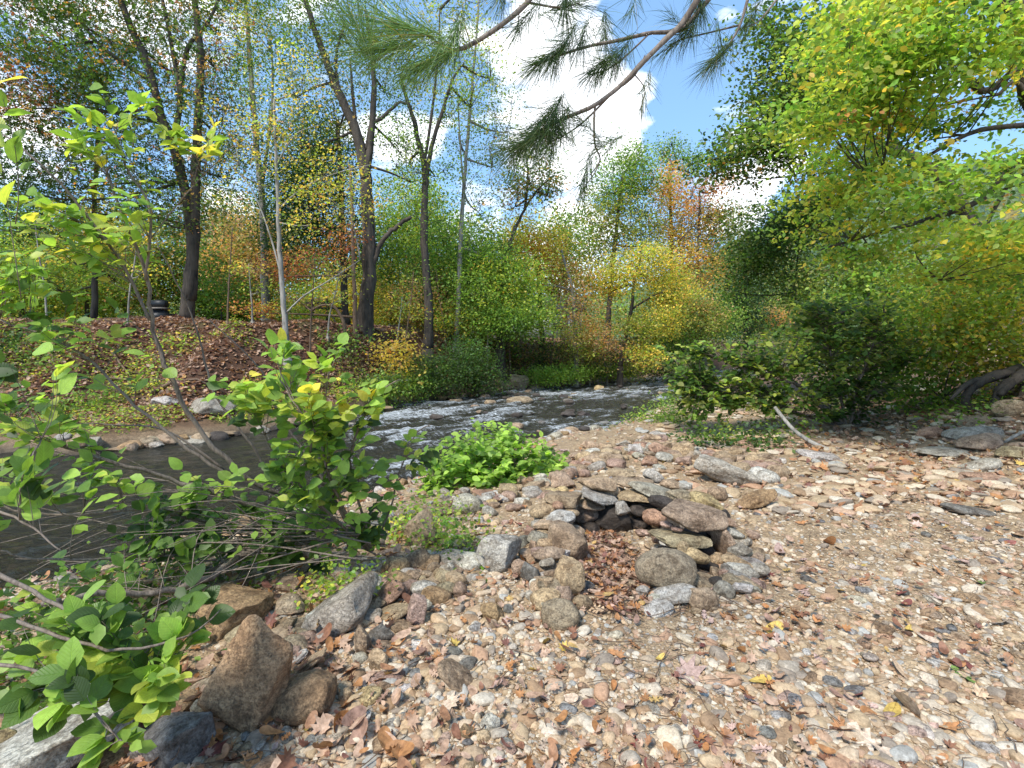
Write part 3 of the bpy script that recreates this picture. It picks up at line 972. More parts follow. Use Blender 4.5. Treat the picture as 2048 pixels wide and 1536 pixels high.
# rocks in the river and along its banks
RIV = [(1040, 816, 52, 20, 'o', 'flat', 'large mossy flat boulder in the middle of the rapids'), (1015, 812, 22, 12, 'd', 'rough', 'dark wet rock left of the mossy river boulder'),
       (970, 808, 20, 12, 'p', 'round', 'pale pinkish rock near the far side of rapids'), (912, 820, 26, 10, 'c', 'rough', 'brown wet rock in the rapids left of the pale one'),
       (980, 823, 24, 10, 'c', 'rough', 'brown low rock just below the pale pinkish river rock'), (775, 836, 24, 14, 'c', 'rough', 'brown rock beside the white splash of the rapids'),
       (718, 842, 22, 14, 'd', 'round', 'dark round rock at the head of the white splash'), (698, 846, 22, 14, 'd', 'round', 'dark rock under the bank at the rapids left end'),
       (1197, 787, 20, 14, 'y', 'rough', 'pointed ochre rock in the upper river'), (1135, 848, 30, 14, 'd', 'rough', 'dark flat rock in the rapids nearest the gravel'),
       (1168, 857, 22, 12, 'd', 'round', 'small dark rock close to the near bank'), (1162, 846, 14, 9, 'd', 'round', 'smallest dark rock in the near rapids'),
       (705, 877, 40, 8, 'g', 'flat', 'flat grey rock barely above the calm water'), (1260, 770, 70, 12, 't', 'flat', 'long pale gravel rock shelf at the far bend'),
       (420, 815, 90, 44, 'g', 'rough', 'grey slanting outcrop on the far left bank'), (332, 802, 48, 22, 'l', 'rough', 'pale lichen covered rock on the far bank'),
       (350, 880, 150, 26, 'g', 'slab', 'low grey bedrock shelf at the far left waterline'), (440, 868, 80, 24, 'c', 'slab', 'brown bedrock shelf right of the grey one'),
       (210, 895, 100, 20, 'c', 'slab', 'dark bedrock ledge at the left end of far waterline'), (1035, 768, 44, 40, 't', 'rough', 'tan rock outcrop on the far bank beside the ferns'),
       (1070, 782, 36, 18, 'c', 'rough', 'brown rock at the foot of the tan outcrop')]
for (px, py, w, h, c, kd, lab) in RIV:
    px_stone(px, py, w, h, 0, None if py > 860 or px < 690 else None, c, kd, name='river_rock', label=lab, cat='rock', depth=.8, tilt=0)
for o in list(COL.objects):
    if o.name.startswith('river_rock') and o.location.z < WATER + .02 and o.location.y > 9:
        o.location.z = WATER + .03
g4 = random.Random(9)
nrk = 0
while nrk < 90:
    y = g4.uniform(9, 34)
    x = g4.uniform(-5, 14)
    dn, df = river(np.array([x]), np.array([y]))
    if dn[0] > .1 or df[0] > .1:
        continue
    if x < -3.5 and dn[0] < -1 and df[0] < -1:
        continue
    nrk += 1
    s = g4.uniform(.12, .42)
    stone('river_rock', (x, y, WATER + g4.uniform(-.03, .05)), (s, s * .8, s * .5), g4.uniform(-10, 10), g4.choice(['round', 'rough', 'flat']), g4.choice('dddcou'), rnd=g4,
          label='small dark wet rock breaking the surface of the rapids', cat='rock', group='small wet rocks in the rapids')
# stones along the far waterline, and on the near water's edge
wl = thing('stone_bank', 'line of dark stones along the far waterline under the bushes', 'stone bank', (0, 21, -.5))
for _ in range(140):
    x = g4.uniform(-9, 12)
    yf = float(np.interp(x, FX, FY))
    s = g4.uniform(.15, .5)
    y = yf + g4.uniform(-.25, .35)
    stone('stone', (x, y, max(Hs(x, y), WATER) + .03), (s, s * .8, s * .6), g4.uniform(-15, 15), g4.choice(['round', 'rough']), g4.choice('dcgobc'), parent=wl, rnd=g4)
nb = thing('stone_bank', 'loose stones piled on the near waterline left of the green patch', 'stone bank', (-2.5, 4.6, -.3))
for _ in range(150):
    x = g4.uniform(-5.5, 2.2)
    yn = float(np.interp(x, NX, NY))
    s = g4.uniform(.10, .34)
    y = yn + g4.uniform(-1.3, .25)
    stone('stone', (x, y, Hs(x, y) + .03), (s, s * .8, s * .6), g4.uniform(-15, 15), g4.choice(['round', 'rough', 'flat']), g4.choice('cctgobl'), parent=nb, rnd=g4)


# ---------------------------------------------------------------- scattered gravel and litter
def scatter(name, P, rot, scl, idx, protos, kind='stuff', label=None, cat=None):
    pc = bpy.data.collections.new(name + '_protos')
    for k, me in enumerate(protos):
        po = bpy.data.objects.new('%s_kind_%02d' % (name, k), me)
        pc.objects.link(po)
    me = bpy.data.meshes.new(name)
    me.vertices.add(len(P))
    me.vertices.foreach_set('co', np.asarray(P, np.float32).reshape(-1))
    for nm, ty, arr in (('rot', 'FLOAT_VECTOR', rot), ('scl', 'FLOAT_VECTOR', scl), ('idx', 'INT', idx)):
        a = me.attributes.new(nm, ty, 'POINT')
        if ty == 'INT':
            a.data.foreach_set('value', np.asarray(arr, np.int32))
        else:
            a.data.foreach_set('vector', np.asarray(arr, np.float32).reshape(-1))
    o = bpy.data.objects.new(name, me)
    ng = bpy.data.node_groups.new(name, 'GeometryNodeTree')
    ng.interface.new_socket('Geometry', in_out='INPUT', socket_type='NodeSocketGeometry')
    ng.interface.new_socket('Geometry', in_out='OUTPUT', socket_type='NodeSocketGeometry')
    gi, go = ng.nodes.new('NodeGroupInput'), ng.nodes.new('NodeGroupOutput')
    ip = ng.nodes.new('GeometryNodeInstanceOnPoints')
    ci = ng.nodes.new('GeometryNodeCollectionInfo')
    ci.inputs['Collection'].default_value = pc
    ci.inputs['Separate Children'].default_value = True
    ci.inputs['Reset Children'].default_value = True
    ip.inputs['Pick Instance'].default_value = True

    def attr(nm, dt):
        a = ng.nodes.new('GeometryNodeInputNamedAttribute')
        a.data_type = dt
        a.inputs['Name'].default_value = nm
        return next(s for s in a.outputs if s.enabled and s.name == 'Attribute')
    ng.links.new(gi.outputs[0], ip.inputs['Points'])
    ng.links.new(ci.outputs[0], ip.inputs['Instance'])
    ng.links.new(attr('idx', 'INT'), ip.inputs['Instance Index'])
    er = ng.nodes.new('FunctionNodeEulerToRotation')
    ng.links.new(attr('rot', 'FLOAT_VECTOR'), er.inputs[0])
    ng.links.new(er.outputs[0], ip.inputs['Rotation'])
    ng.links.new(attr('scl', 'FLOAT_VECTOR'), ip.inputs['Scale'])
    ng.links.new(ip.outputs[0], go.inputs[0])
    o.modifiers.new('scatter', 'NODES').node_group = ng
    link(o, kind=kind, label=label, cat=cat)
    return o


def fan_points(n, ymin, ymax, pw=1.0, xr=1.15, g=NR):
    """points on the near side, denser close to the viewer"""
    t = g.random(n)
    y = (ymin ** (1 - pw) + t * (ymax ** (1 - pw) - ymin ** (1 - pw))) ** (1 / (1 - pw)) if pw != 1 else ymin * (ymax / ymin) ** t
    x = (g.random(n) * 2 - 1) * xr * y
    return x, y


def near_ok(x, y):
    dn, df = river(x, y)
    return dn > .25


def bare(x, y):
    """sandy patches with fewer stones"""
    return fbm(np.stack([x * 1.3, y * 1.3, x * 0 + 4], -1), 2)


def pebbles(name, n, ymin, ymax, smin, smax, pw, lo, label):
    x, y = fan_points(n, ymin, ymax, pw)
    k = near_ok(x, y) & (bare(x, y) + .9 * (NR.random(n) - .5) < lo)
    x, y = x[k], y[k]
    n = len(x)
    s = smin * (smax / smin) ** (NR.random(n) ** 1.5)
    z = H(x, y) + s * .03
    scl = np.stack([s * NR.uniform(.8, 1.25, n), s * NR.uniform(.6, .9, n), s * NR.uniform(.34, .62, n)], -1) / 2
    rot = np.stack([NR.normal(0, .22, n), NR.normal(0, .22, n), NR.uniform(0, 6.28, n)], -1)
    protos = LOROCK['round'] + LOROCK['flat'] + LOROCK['rough']
    scatter(name, np.stack([x, y, z], -1), rot, scl, NR.integers(0, len(protos), n), protos, label=label, cat='gravel')


pebbles('gravel', 60000, 1.25, 4.5, .008, .022, 1.6, .75, 'fine tan and grey gravel covering the near ground')
pebbles('pebble_bed', 34000, 1.25, 12, .022, .05, 1.3, .45, 'rounded tan and grey pebbles covering the gravel bar')
pebbles('cobble_bed', 5200, 1.5, 22, .05, .11, 1.0, .35, 'flat brown and grey cobbles bedded among the pebbles')
# cobbles toward the right slope, larger
x, y = fan_points(2600, 4.5, 16, 1.0)
k = near_ok(x, y) & (x > y * .25)
x, y = x[k], y[k]
n = len(x)
s = NR.uniform(.08, .22, n)
protos = LOROCK['flat'] + LOROCK['rough'] + LOROCK['round']
scatter('slope_cobbles', np.stack([x, y, H(x, y) + s * .08], -1), np.stack([NR.normal(0, .15, n), NR.normal(0, .15, n), NR.uniform(0, 6.28, n)], -1),
        np.stack([s, s * .7, s * .32], -1) / 2 * 1.15, NR.integers(0, len(protos), n), protos, label='larger flat cobbles scattered toward the right hand slope', cat='cobbles')


def place_word(x, y):
    px = 1024 + 1024 * x / y
    if y < 2.6:
        return 'near the bottom edge' if px < 1500 else 'near the bottom right corner'
    if px > 1500:
        return 'on the open bar right of the fire ring' if y < 4.5 else 'on the far part of the bar at right'
    if px > 1050:
        return 'in front of the fire ring' if y < 3.4 else 'behind the fire ring'
    return 'between the stone row and the fire ring'


CN = [('tan', (.40, .30, .20)), ('grey', (.36, .34, .31)), ('brown', (.27, .18, .11)), ('pale', (.47, .41, .33)), ('pinkish', (.40, .28, .22)), ('dark grey', (.17, .165, .155))]
g5 = random.Random(21)
cnt = 0
while cnt < 300:
    y = 1.55 * (6.5 / 1.55) ** g5.random()
    x = g5.uniform(-.55, 1.05) * y
    if not near_ok(np.array([x]), np.array([y]))[0]:
        continue
    px = 1024 + 1024 * x / y
    if y < 4.4 and y > 2.6 and 1070 < px < 1480:
        continue
    if x < -.25 * y and y > 2.2:
        continue
    s = g5.uniform(.035, .062) * (1 + .10 * y) * (1.6 if g5.random() < .06 else 1)
    cn, cc = g5.choice(CN)
    kd = g5.choice(['round', 'flat', 'flat'])
    stone('pebble', (x, y, Hs(x, y) + s * .12), (s * g5.uniform(1, 1.4), s * g5.uniform(.7, .95), s * g5.uniform(.38, .6)), g5.uniform(-12, 12), kd, cc, yaw=g5.uniform(0, 180), rnd=g5,
          label='%s %s stone lying %s' % (cn, 'rounded' if kd == 'round' else 'flat', place_word(x, y)), cat='stone', group='loose stones on the gravel bar')
    cnt += 1


# ---- fallen leaves
def curl(P, g, amt):
    r = np.hypot(P[:, 0], P[:, 1])
    z = amt * (r ** 1.6) * (.7 + .5 * np.cos(2 * np.arctan2(P[:, 1], P[:, 0]) + g.uniform(0, 6)))
    z = z + .10 * fbm(np.stack([P[:, 0] * 2.5, P[:, 1] * 2.5, P[:, 0] * 0 + g.uniform(0, 50)], -1), 2)
    return np.stack([P[:, 0], P[:, 1], z], -1)


def radial_leaf(name, seed, kind, mat, amt):
    g = np.random.default_rng(seed)
    if kind == 'maple':
        tips = [(0, 1), (.62, .78), (.95, .32), (.60, -.28), (.12, -.42), (-.12, -.42), (-.60, -.28), (-.95, .32), (-.62, .78)]
        out = []
        m = len(tips)
        for i in range(m):
            a, b = np.array(tips[i]), np.array(tips[(i + 1) % m])
            out.append(a * g.uniform(.85, 1.1))
            out.append((a + b) / 2 * g.uniform(.50, .68) if i != 4 else (a + b) / 2 * .8)
        out = np.array(out)
    elif kind == 'oak':
        yy = np.linspace(-1, 1, 9)
        wv = np.array([.05, .42, .16, .55, .2, .6, .25, .4, 0.02])
        rgt = np.stack([wv, yy], -1)
        out = np.concatenate([rgt, (rgt * [-1, 1])[::-1][1:-1]])
    else:
        th = np.linspace(0, 2 * math.pi, 14, endpoint=False)
        out = np.stack([.52 * np.cos(th) * (1 - .15 * np.sin(th)), np.sin(th)], -1)
    n = len(out)
    inner = out * .5
    P = np.concatenate([[[0, 0]], inner, out])
    V = curl(P, g, amt)
    i = np.arange(n)
    j = (i + 1) % n
    f3 = np.stack([i * 0, 1 + i, 1 + j], -1)
    f4 = np.stack([1 + i, 1 + n + i, 1 + n + j, 1 + j], -1)
    return mesh_from(name, V, [f4, f3], mat, uv=P * .5 + .5)


def litter_material():
    m, t = newmat('dead_leaf')
    oi = N(t, 'ShaderNodeObjectInfo')
    geo = N(t, 'ShaderNodeNewGeometry')
    base = ramp(t, oi.outputs['Random'], [(0, (.36, .19, .10)), (.13, (.42, .28, .19)), (.28, (.25, .12, .07)), (.40, (.48, .34, .25)), (.52, (.40, .20, .08)),
                                          (.64, (.32, .20, .15)), (.76, (.46, .32, .23)), (.88, (.48, .33, .12)), (.91, (.22, .10, .075)), (.96, (.44, .20, .07))], 'CONSTANT').outputs[0]
    n1 = noise_n(t, geo.outputs['Position'], 45, 5, .6)
    c = mixc(t, 1.0, base, ramp(t, n1.outputs['Fac'], [(.3, (.55, .5, .45)), (.7, (1.4, 1.35, 1.3))]).outputs[0], 'MULTIPLY')
    p = N(t, 'ShaderNodeBsdfPrincipled', i_Roughness=.6)
    L(t, c, p.inputs['Base Color'])
    L(t, bump(t, n1.outputs['Fac'], .5, .004), p.inputs['Normal'])
    tr = N(t, 'ShaderNodeBsdfTranslucent')
    L(t, c, tr.inputs[0])
    mx = N(t, 'ShaderNodeMixShader', i_0=.2)
    L(t, p.outputs[0], mx.inputs[1])
    L(t, tr.outputs[0], mx.inputs[2])
    o = N(t, 'ShaderNodeOutputMaterial')
    L(t, mx.outputs[0], o.inputs[0])
    return m


DEAD = litter_material()
DLEAF = [radial_leaf('dead_leaf', 3, 'maple', DEAD, .25), radial_leaf('dead_leaf', 4, 'maple', DEAD, .5), radial_leaf('dead_leaf', 5, 'oak', DEAD, .2), radial_leaf('dead_leaf', 6, 'oval', DEAD, .35),
         radial_leaf('dead_leaf', 7, 'oval', DEAD, .15), radial_leaf('dead_leaf', 8, 'maple', DEAD, .8), radial_leaf('dead_leaf', 9, 'oval', DEAD, .45)]


def litter(name, x, y, smin, smax, label, up=.02, tilt=.4):
    n = len(x)
    s = NR.uniform(smin, smax, n) / 2
    z = H(x, y) + up * NR.random(n) + .012
    rot = np.stack([NR.normal(0, tilt, n), NR.normal(0, tilt, n), NR.uniform(0, 6.28, n)], -1)
    scatter(name, np.stack([x, y, z], -1), rot, np.repeat(s[:, None], 3, 1), NR.integers(0, len(DLEAF), n), DLEAF, label=label, cat='leaf litter')


def rnd_region(n, x0, x1, y0, y1, cond):
    x, y = NR.uniform(x0, x1, n), NR.uniform(y0, y1, n)
    k = cond(x, y)
    return x[k], y[k]


x, y = fan_points(5200, 1.3, 14, .9)
k = near_ok(x, y) & (fbm(np.stack([x * 1.1, y * 1.1, x * 0 + 9], -1), 3) > -.12 + .35 * (NR.random(len(x)) - .5))
litter('leaf_litter', x[k], y[k], .03, .078, 'brown and orange fallen leaves strewn over the gravel bar', .03)
x, y = rnd_region(1500, .25, 1.0, 2.5, 4.0, lambda x, y: ((x - .62) / .26) ** 2 + ((y - 3.35) / .62) ** 2 < 1 + .4 * NR.random(len(x)))
litter('ring_litter', x, y, .03, .08, 'heaped dry leaves and twigs inside and before the fire ring', .025, .45)
x, y = rnd_region(46000, -22, -1.5, 10, 22, lambda x, y: (river(x, y)[1] > .9) & (river(x, y)[1] < 8))
litter('bank_litter', x, y, .08, .17, 'red brown leaf litter covering the far bank slope', .04, .45)
x, y = rnd_region(16000, -4, 16, 18, 40, lambda x, y: (river(x, y)[1] > .8) & (river(x, y)[1] < 8))
litter('bank_litter', x, y, .12, .22, 'brown leaf litter under the trees behind the rapids', .04, .45)
x, y = rnd_region(7000, 3, 15, 4.5, 14, lambda x, y: near_ok(x, y) & (x > .55 * y + 1.2 - 2 * NR.random(len(x))))
litter('slope_litter', x, y, .06, .13, 'brown leaves covering the slope at right', .03, .45)
x, y = fan_points(2400, 1.4, 9, .8)
k = near_ok(x, y) & (x < -.2 * y)
litter('row_litter', x[k], y[k], .05, .12, 'fallen leaves caught among the boulders at left', .05, .5)


def obj_dead_material():
    m, t = newmat('fallen_leaf')
    oi = N(t, 'ShaderNodeObjectInfo')
    geo = N(t, 'ShaderNodeNewGeometry')
    tcn = N(t, 'ShaderNodeUVMap')
    sp = N(t, 'ShaderNodeSeparateXYZ')
    L(t, tcn.outputs[0], sp.inputs[0])
    xx, yy = M_(t, 'SUBTRACT', sp.outputs[0], .5), M_(t, 'SUBTRACT', sp.outputs[1], .3)
    ang = M_(t, 'ARCTAN2', xx, yy)
    vein = ramp(t, M_(t, 'ABSOLUTE', M_(t, 'SINE', M_(t, 'MULTIPLY', ang, 3.5))), [(0, (1, 1, 1)), (.16, (0, 0, 0))]).outputs[0]
    n1 = noise_n(t, geo.outputs['Position'], 60, 5, .65)
    c = mixc(t, 1.0, oi.outputs['Color'], ramp(t, n1.outputs['Fac'], [(.3, (.55, .5, .45)), (.7, (1.3, 1.28, 1.25))]).outputs[0], 'MULTIPLY')
    c = mixc(t, M_(t, 'MULTIPLY', vein, .5), c, mixc(t, 1.0, c, (.6, .5, .45), 'MULTIPLY'))
    p = N(t, 'ShaderNodeBsdfPrincipled', i_Roughness=.6)
    L(t, c, p.inputs['Base Color'])
    L(t, bump(t, M_(t, 'ADD', n1.outputs['Fac'], vein), .6, .004), p.inputs['Normal'])
    o = N(t, 'ShaderNodeOutputMaterial')
    L(t, p.outputs[0], o.inputs[0])
    return m


OD = obj_dead_material()
OLEAF = {'maple': [radial_leaf('fallen_leaf', 40 + i, 'maple', OD, a) for i, a in enumerate((.15, .35, .6))],
         'oak': [radial_leaf('fallen_leaf', 50, 'oak', OD, .2)], 'oval': [radial_leaf('fallen_leaf', 60 + i, 'oval', OD, a) for i, a in enumerate((.15, .4))]}
LC = {'orange': (.46, .22, .09), 'brown': (.28, .13, .07), 'pinkish': (.46, .32, .27), 'tan': (.50, .36, .23), 'yellow': (.52, .37, .09), 'dark red': (.20, .06, .045), 'pale': (.52, .41, .31), 'green': (.17, .26, .06)}


def fallen(px, py, size_px, col, kind, label, group=None, rz=None, rx=0, xy=None, up=.015):
    if xy is None:
        c = G(px, py)
    else:
        c = np.array((xy[0], xy[1], Hs(*xy)))
    o = bpy.data.objects.new('fallen_leaf', g5.choice(OLEAF[kind]))
    s = size_px / 1024 * c[1] / 2
    o.location = (c[0], c[1], c[2] + up)
    o.scale = (s, s, s)
    o.rotation_euler = (g5.gauss(rx, .3), g5.gauss(0, .3), g5.uniform(0, 6.28) if rz is None else rz)
    cc = LC[col]
    j = g5.uniform(.85, 1.15)
    o.color = (cc[0] * j, cc[1] * j, cc[2] * j, 1)
    link(o, None, label, 'leaf', group)


for a in [(1370, 1352, 96, 'pinkish', 'maple', 'large pinkish grey crumpled leaf in the middle foreground'), (705, 1345, 76, 'orange', 'maple', 'crumpled bright orange leaf beside the oval boulder'),
          (690, 1420, 70, 'orange', 'maple', 'orange brown leaf below the dark oval boulder'), (898, 1415, 66, 'pale', 'maple', 'pale folded maple leaf on the sandy patch'),
          (1815, 1425, 100, 'pale', 'oval', 'big pale pinkish leaf in the bottom right gravel'), (1888, 1462, 80, 'orange', 'maple', 'curled orange brown leaf at the bottom right'),
          (1737, 1492, 90, 'pale', 'oak', 'pale oak leaf near the bottom edge at right'), (1785, 1432, 56, 'yellow', 'oval', 'folded yellow leaf touching the big pale leaf'),
          (1520, 1368, 52, 'yellow', 'oval', 'curled yellow brown leaf above the flat grey stone'), (1958, 1398, 44, 'tan', 'maple', 'cupped tan leaf near the right edge'),
          (1925, 1358, 50, 'green', 'oak', 'pale greenish leaf beside the orange one at right'), (1800, 1345, 60, 'tan', 'oval', 'pale yellowish oval leaf in the right gravel'),
          (1545, 1265, 46, 'yellow', 'oval', 'bright yellow orange leaf right of the fire ring front'), (1445, 1300, 30, 'yellow', 'oval', 'small bright yellow leaf below the ring'),
          (1357, 1208, 40, 'orange', 'oval', 'rust orange oval leaf leaning on the right ring stones'), (1395, 1205, 42, 'dark red', 'oak', 'dark rust oak leaf on the front right boulder'),
          (1130, 1305, 34, 'yellow', 'maple', 'yellow green leaf in front of the fire ring'), (1220, 1120, 40, 'orange', 'maple', 'orange leaf standing inside the fire ring'),
          (1545, 1230, 70, 'pinkish', 'maple', 'pinkish flat leaf on the gravel right of the ring'), (430, 1505, 70, 'dark red', 'maple', 'dark purple crumpled leaf beside the dark grey boulder'),
          (520, 1500, 80, 'orange', 'maple', 'orange leaf cluster at bottom edge below tall boulder'), (870, 1520, 60, 'pale', 'maple', 'pale tan leaf cut by the bottom edge'),
          (2005, 1250, 60, 'pale', 'maple', 'pale cream leaf at the right edge'), (1960, 1170, 34, 'green', 'maple', 'small pale green leaf on the right gravel'),
          (1600, 1050, 34, 'orange', 'maple', 'yellow orange leaf on the gravel behind right'), (500, 1540, 60, 'orange', 'maple', 'rusty leaf half out of frame at the bottom')]:
    fallen(*a[:5], a[5])
cnt = 0
while cnt < 270:
    y = 1.6 * (7.5 / 1.6) ** g5.random()
    x = g5.uniform(-.5, 1.05) * y
    if not near_ok(np.array([x]), np.array([y]))[0] or (x < -.25 * y and y > 2.3):
        continue
    col = g5.choice(['orange', 'brown', 'brown', 'pinkish', 'tan', 'tan', 'dark red', 'pale', 'pinkish', 'brown', 'orange', 'pinkish', 'yellow'])
    kd = g5.choice(['maple', 'maple', 'oval', 'oak'])
    fallen(0, 0, g5.uniform(22, 42) * (1 if y < 4 else .75), col, kd, '%s fallen %s leaf %s' % (col, {'maple': 'lobed', 'oval': 'oval', 'oak': 'narrow jagged'}[kd], place_word(x, y)),
           'fallen leaves on the gravel bar', xy=(x, y))
    cnt += 1

# acorns, twigs
m_ac = plain('acorn_shell', (.22, .11, .05), .4)
v, f = ico(2)
acm = mesh_from('acorn', v * np.array((.009, .009, .012)), [f], m_ac)
for _ in range(46):
    y = g5.uniform(1.6, 3.0)
    x = g5.uniform(.05, 1.0) * y
    o = bpy.data.objects.new('acorn', acm)
    o.location = (x, y, Hs(x, y) + .012)
    o.rotation_euler = (g5.uniform(.8, 2), 0, g5.uniform(0, 6))
    link(o, None, 'small brown acorn lying among the near pebbles', 'acorn', 'acorns in the gravel')


def sticks(name, regions, label):
    mb = MB()
    for (n, x0, x1, y0, y1, ln, rd) in regions:
        for _ in range(n):
            x, y = NR.uniform(x0, x1), NR.uniform(y0, y1)
            if not near_ok(np.array([x]), np.array([y]))[0]:
                continue
            a = NR.uniform(0, 6.28)
            l = ln * NR.uniform(.3, 1.2)
            k = np.linspace(-.5, .5, 5)
            px = x + k * l * math.cos(a) + NR.normal(0, .006, 5)
            py = y + k * l * math.sin(a) + NR.normal(0, .006, 5)
            mb.tube(np.stack([px, py, H(px, py) + .018 + NR.uniform(0, .02)], -1), [rd, rd * .5], 4)
    mb.build(name, BARK_B, kind='stuff', label=label, cat='twigs')


sticks('twigs', [(420, .2, 4, 1.5, 5, .16, .0022), (160, .35, 1.25, 2.7, 4.1, .22, .0035), (160, -3, 1, 1.5, 5, .2, .003)], 'small dry twigs and pine needles on the gravel')


# ---------------------------------------------------------------- vegetation
def poly(pts, Y=None, wig=0.0, n=None):
    """pixel polyline -> smooth 3D path"""
    q = np.array([W(p[0], p[1], p[2] if len(p) > 2 else Y) for p in pts])
    n = n or max(6, 4 * len(q))
    t = np.linspace(0, len(q) - 1, n)
    i = np.clip(t.astype(int), 0, len(q) - 2)
    f = (t - i)[:, None]
    P0, P1, P2, P3 = q[np.clip(i - 1, 0, len(q) - 1)], q[i], q[i + 1], q[np.clip(i + 2, 0, len(q) - 1)]
    r = .5 * (2 * P1 + (P2 - P0) * f + (2 * P0 - 5 * P1 + 4 * P2 - P3) * f ** 2 + (3 * P1 - P0 - 3 * P2 + P3) * f ** 3)
    if wig:
        r = r + wig * NR.normal(size=r.shape) * np.linspace(.2, 1, n)[:, None]
    return r


DIA = (np.array([[0, 0, 0], [.32, .5, .06], [0, 1, 0], [-.32, .5, .06]]), [np.array([[0, 1, 2, 3]])])
OV = (np.array([[0, 0, 0], [.26, .28, .08], [.3, .62, .08], [0, 1, -.05], [-.3, .62, .08], [-.26, .28, .08], [0, .45, 0]]), [np.array([[0, 1, 2, 6], [6, 2, 3, 4], [0, 6, 4, 5]])])
STAR = (np.array([[0, 0, 0], [.5, .3, .1], [0, .45, 0], [-.5, .3, .1], [.3, .8, .05], [0, 1.05, .03], [-.3, .8, .05]]),
        [np.array([[0, 1, 2, 3]]), np.array([[2, 4, 5], [2, 5, 6]])])


def pick(pal, n, g=NR):
    cs = np.array([q[0] for q in pal], float)
    w = np.array([q[1] for q in pal], float)
    lum = cs @ np.array((.3, .6, .1))
    cs = cs * .80 + .20 * lum[:, None] * np.array((1.08, 1.0, .78))
    return cs[g.choice(len(cs), n, p=w / w.sum())]


def foliage(mb, c, rad, n, size, pal, tpl=DIA, per=14, spread=None, wood=None, wr=.01, up=.8, shell=.35, droop=0.0, flat=.45):
    """leaves in clumps through an ellipsoid; wood: MB that gets the twigs"""
    c, rad = np.asarray(c, float), np.asarray(rad, float)
    m = max(3, n // per)
    u = NR.normal(size=(m, 3))
    u /= np.linalg.norm(u, axis=1)[:, None]
    sd = NR.uniform(0, 90)
    rr_ = ((shell + (1 - shell) * NR.random(m) ** .5) * (1 + .75 * fbm(u * 1.6 + sd, 3)))[:, None]
    tips = c + u * rr_ * rad * (1 + .16 * NR.normal(size=(m, 1)))
    sp = spread if spread is not None else size * 2.6
    tc_ = pick(pal, m) * NR.uniform(.72, 1.28, (m, 1))
    which = NR.integers(0, m, n)
    off = NR.normal(size=(n, 3)) * sp * np.array((1, 1, flat))
    P = tips[which] + off
    P[:, 2] -= droop * np.hypot(off[:, 0], off[:, 1])
    Nn = NR.normal(size=(n, 3)) * .62 + np.array((0, -.12, up))
    D = NR.normal(size=(n, 3)) + off / (sp + 1e-6) * .8
    D[:, 2] -= .35
    C = tc_[which]
    alt = pick(pal, n)
    mixw = (NR.random((n, 1)) < .14)
    C = np.where(mixw, alt, C) * NR.uniform(.78, 1.22, (n, 1)) * (1 + .08 * NR.normal(size=(n, 3)))
    C = np.clip(C, .004, .85)
    S = size * NR.uniform(.6, 1.3, n)
    mb.inst(*tpl, P, D, Nn, S, C)
    if wood is not None:
        base = c - np.array((0, 0, rad[2] * .5))
        sel = NR.permutation(m)
        hubs = []
        for k in sel[:5]:
            hb = base + (tips[k] - base) * .62 + NR.normal(size=3) * .1 * rad
            mid = (base + hb) / 2 + NR.normal(size=3) * .16 * rad
            t = np.linspace(0, 1, 5)[:, None]
            wood.tube((1 - t) ** 2 * base + 2 * t * (1 - t) * mid + t * t * hb, [wr, wr * .5], 4)
            hubs.append(hb)
        hubs = np.array(hubs)
        for k in sel[:26]:
            b2 = tips[k]
            a = hubs[np.argmin(np.linalg.norm(hubs - b2, axis=1))]
            mid = (a + b2) / 2 + NR.normal(size=3) * .12 * rad
            t = np.linspace(0, 1, 4)[:, None]
            wood.tube((1 - t) ** 2 * a + 2 * t * (1 - t) * mid + t * t * b2, [wr * .45, wr * .15], 3)
    return tips


def nearest_on(paths, p):
    """lowest reasonable start for a limb that reaches p"""
    best, bd = None, 1e9
    for q in paths:
        d = np.linalg.norm(q - p, axis=1) + np.where(q[:, 2] > p[2] - .15, 1.2 * (q[:, 2] - p[2] + .4), 0)
        k = int(np.argmin(d))
        if d[k] < bd:
            bd, best = d[k], q[k]
    return best


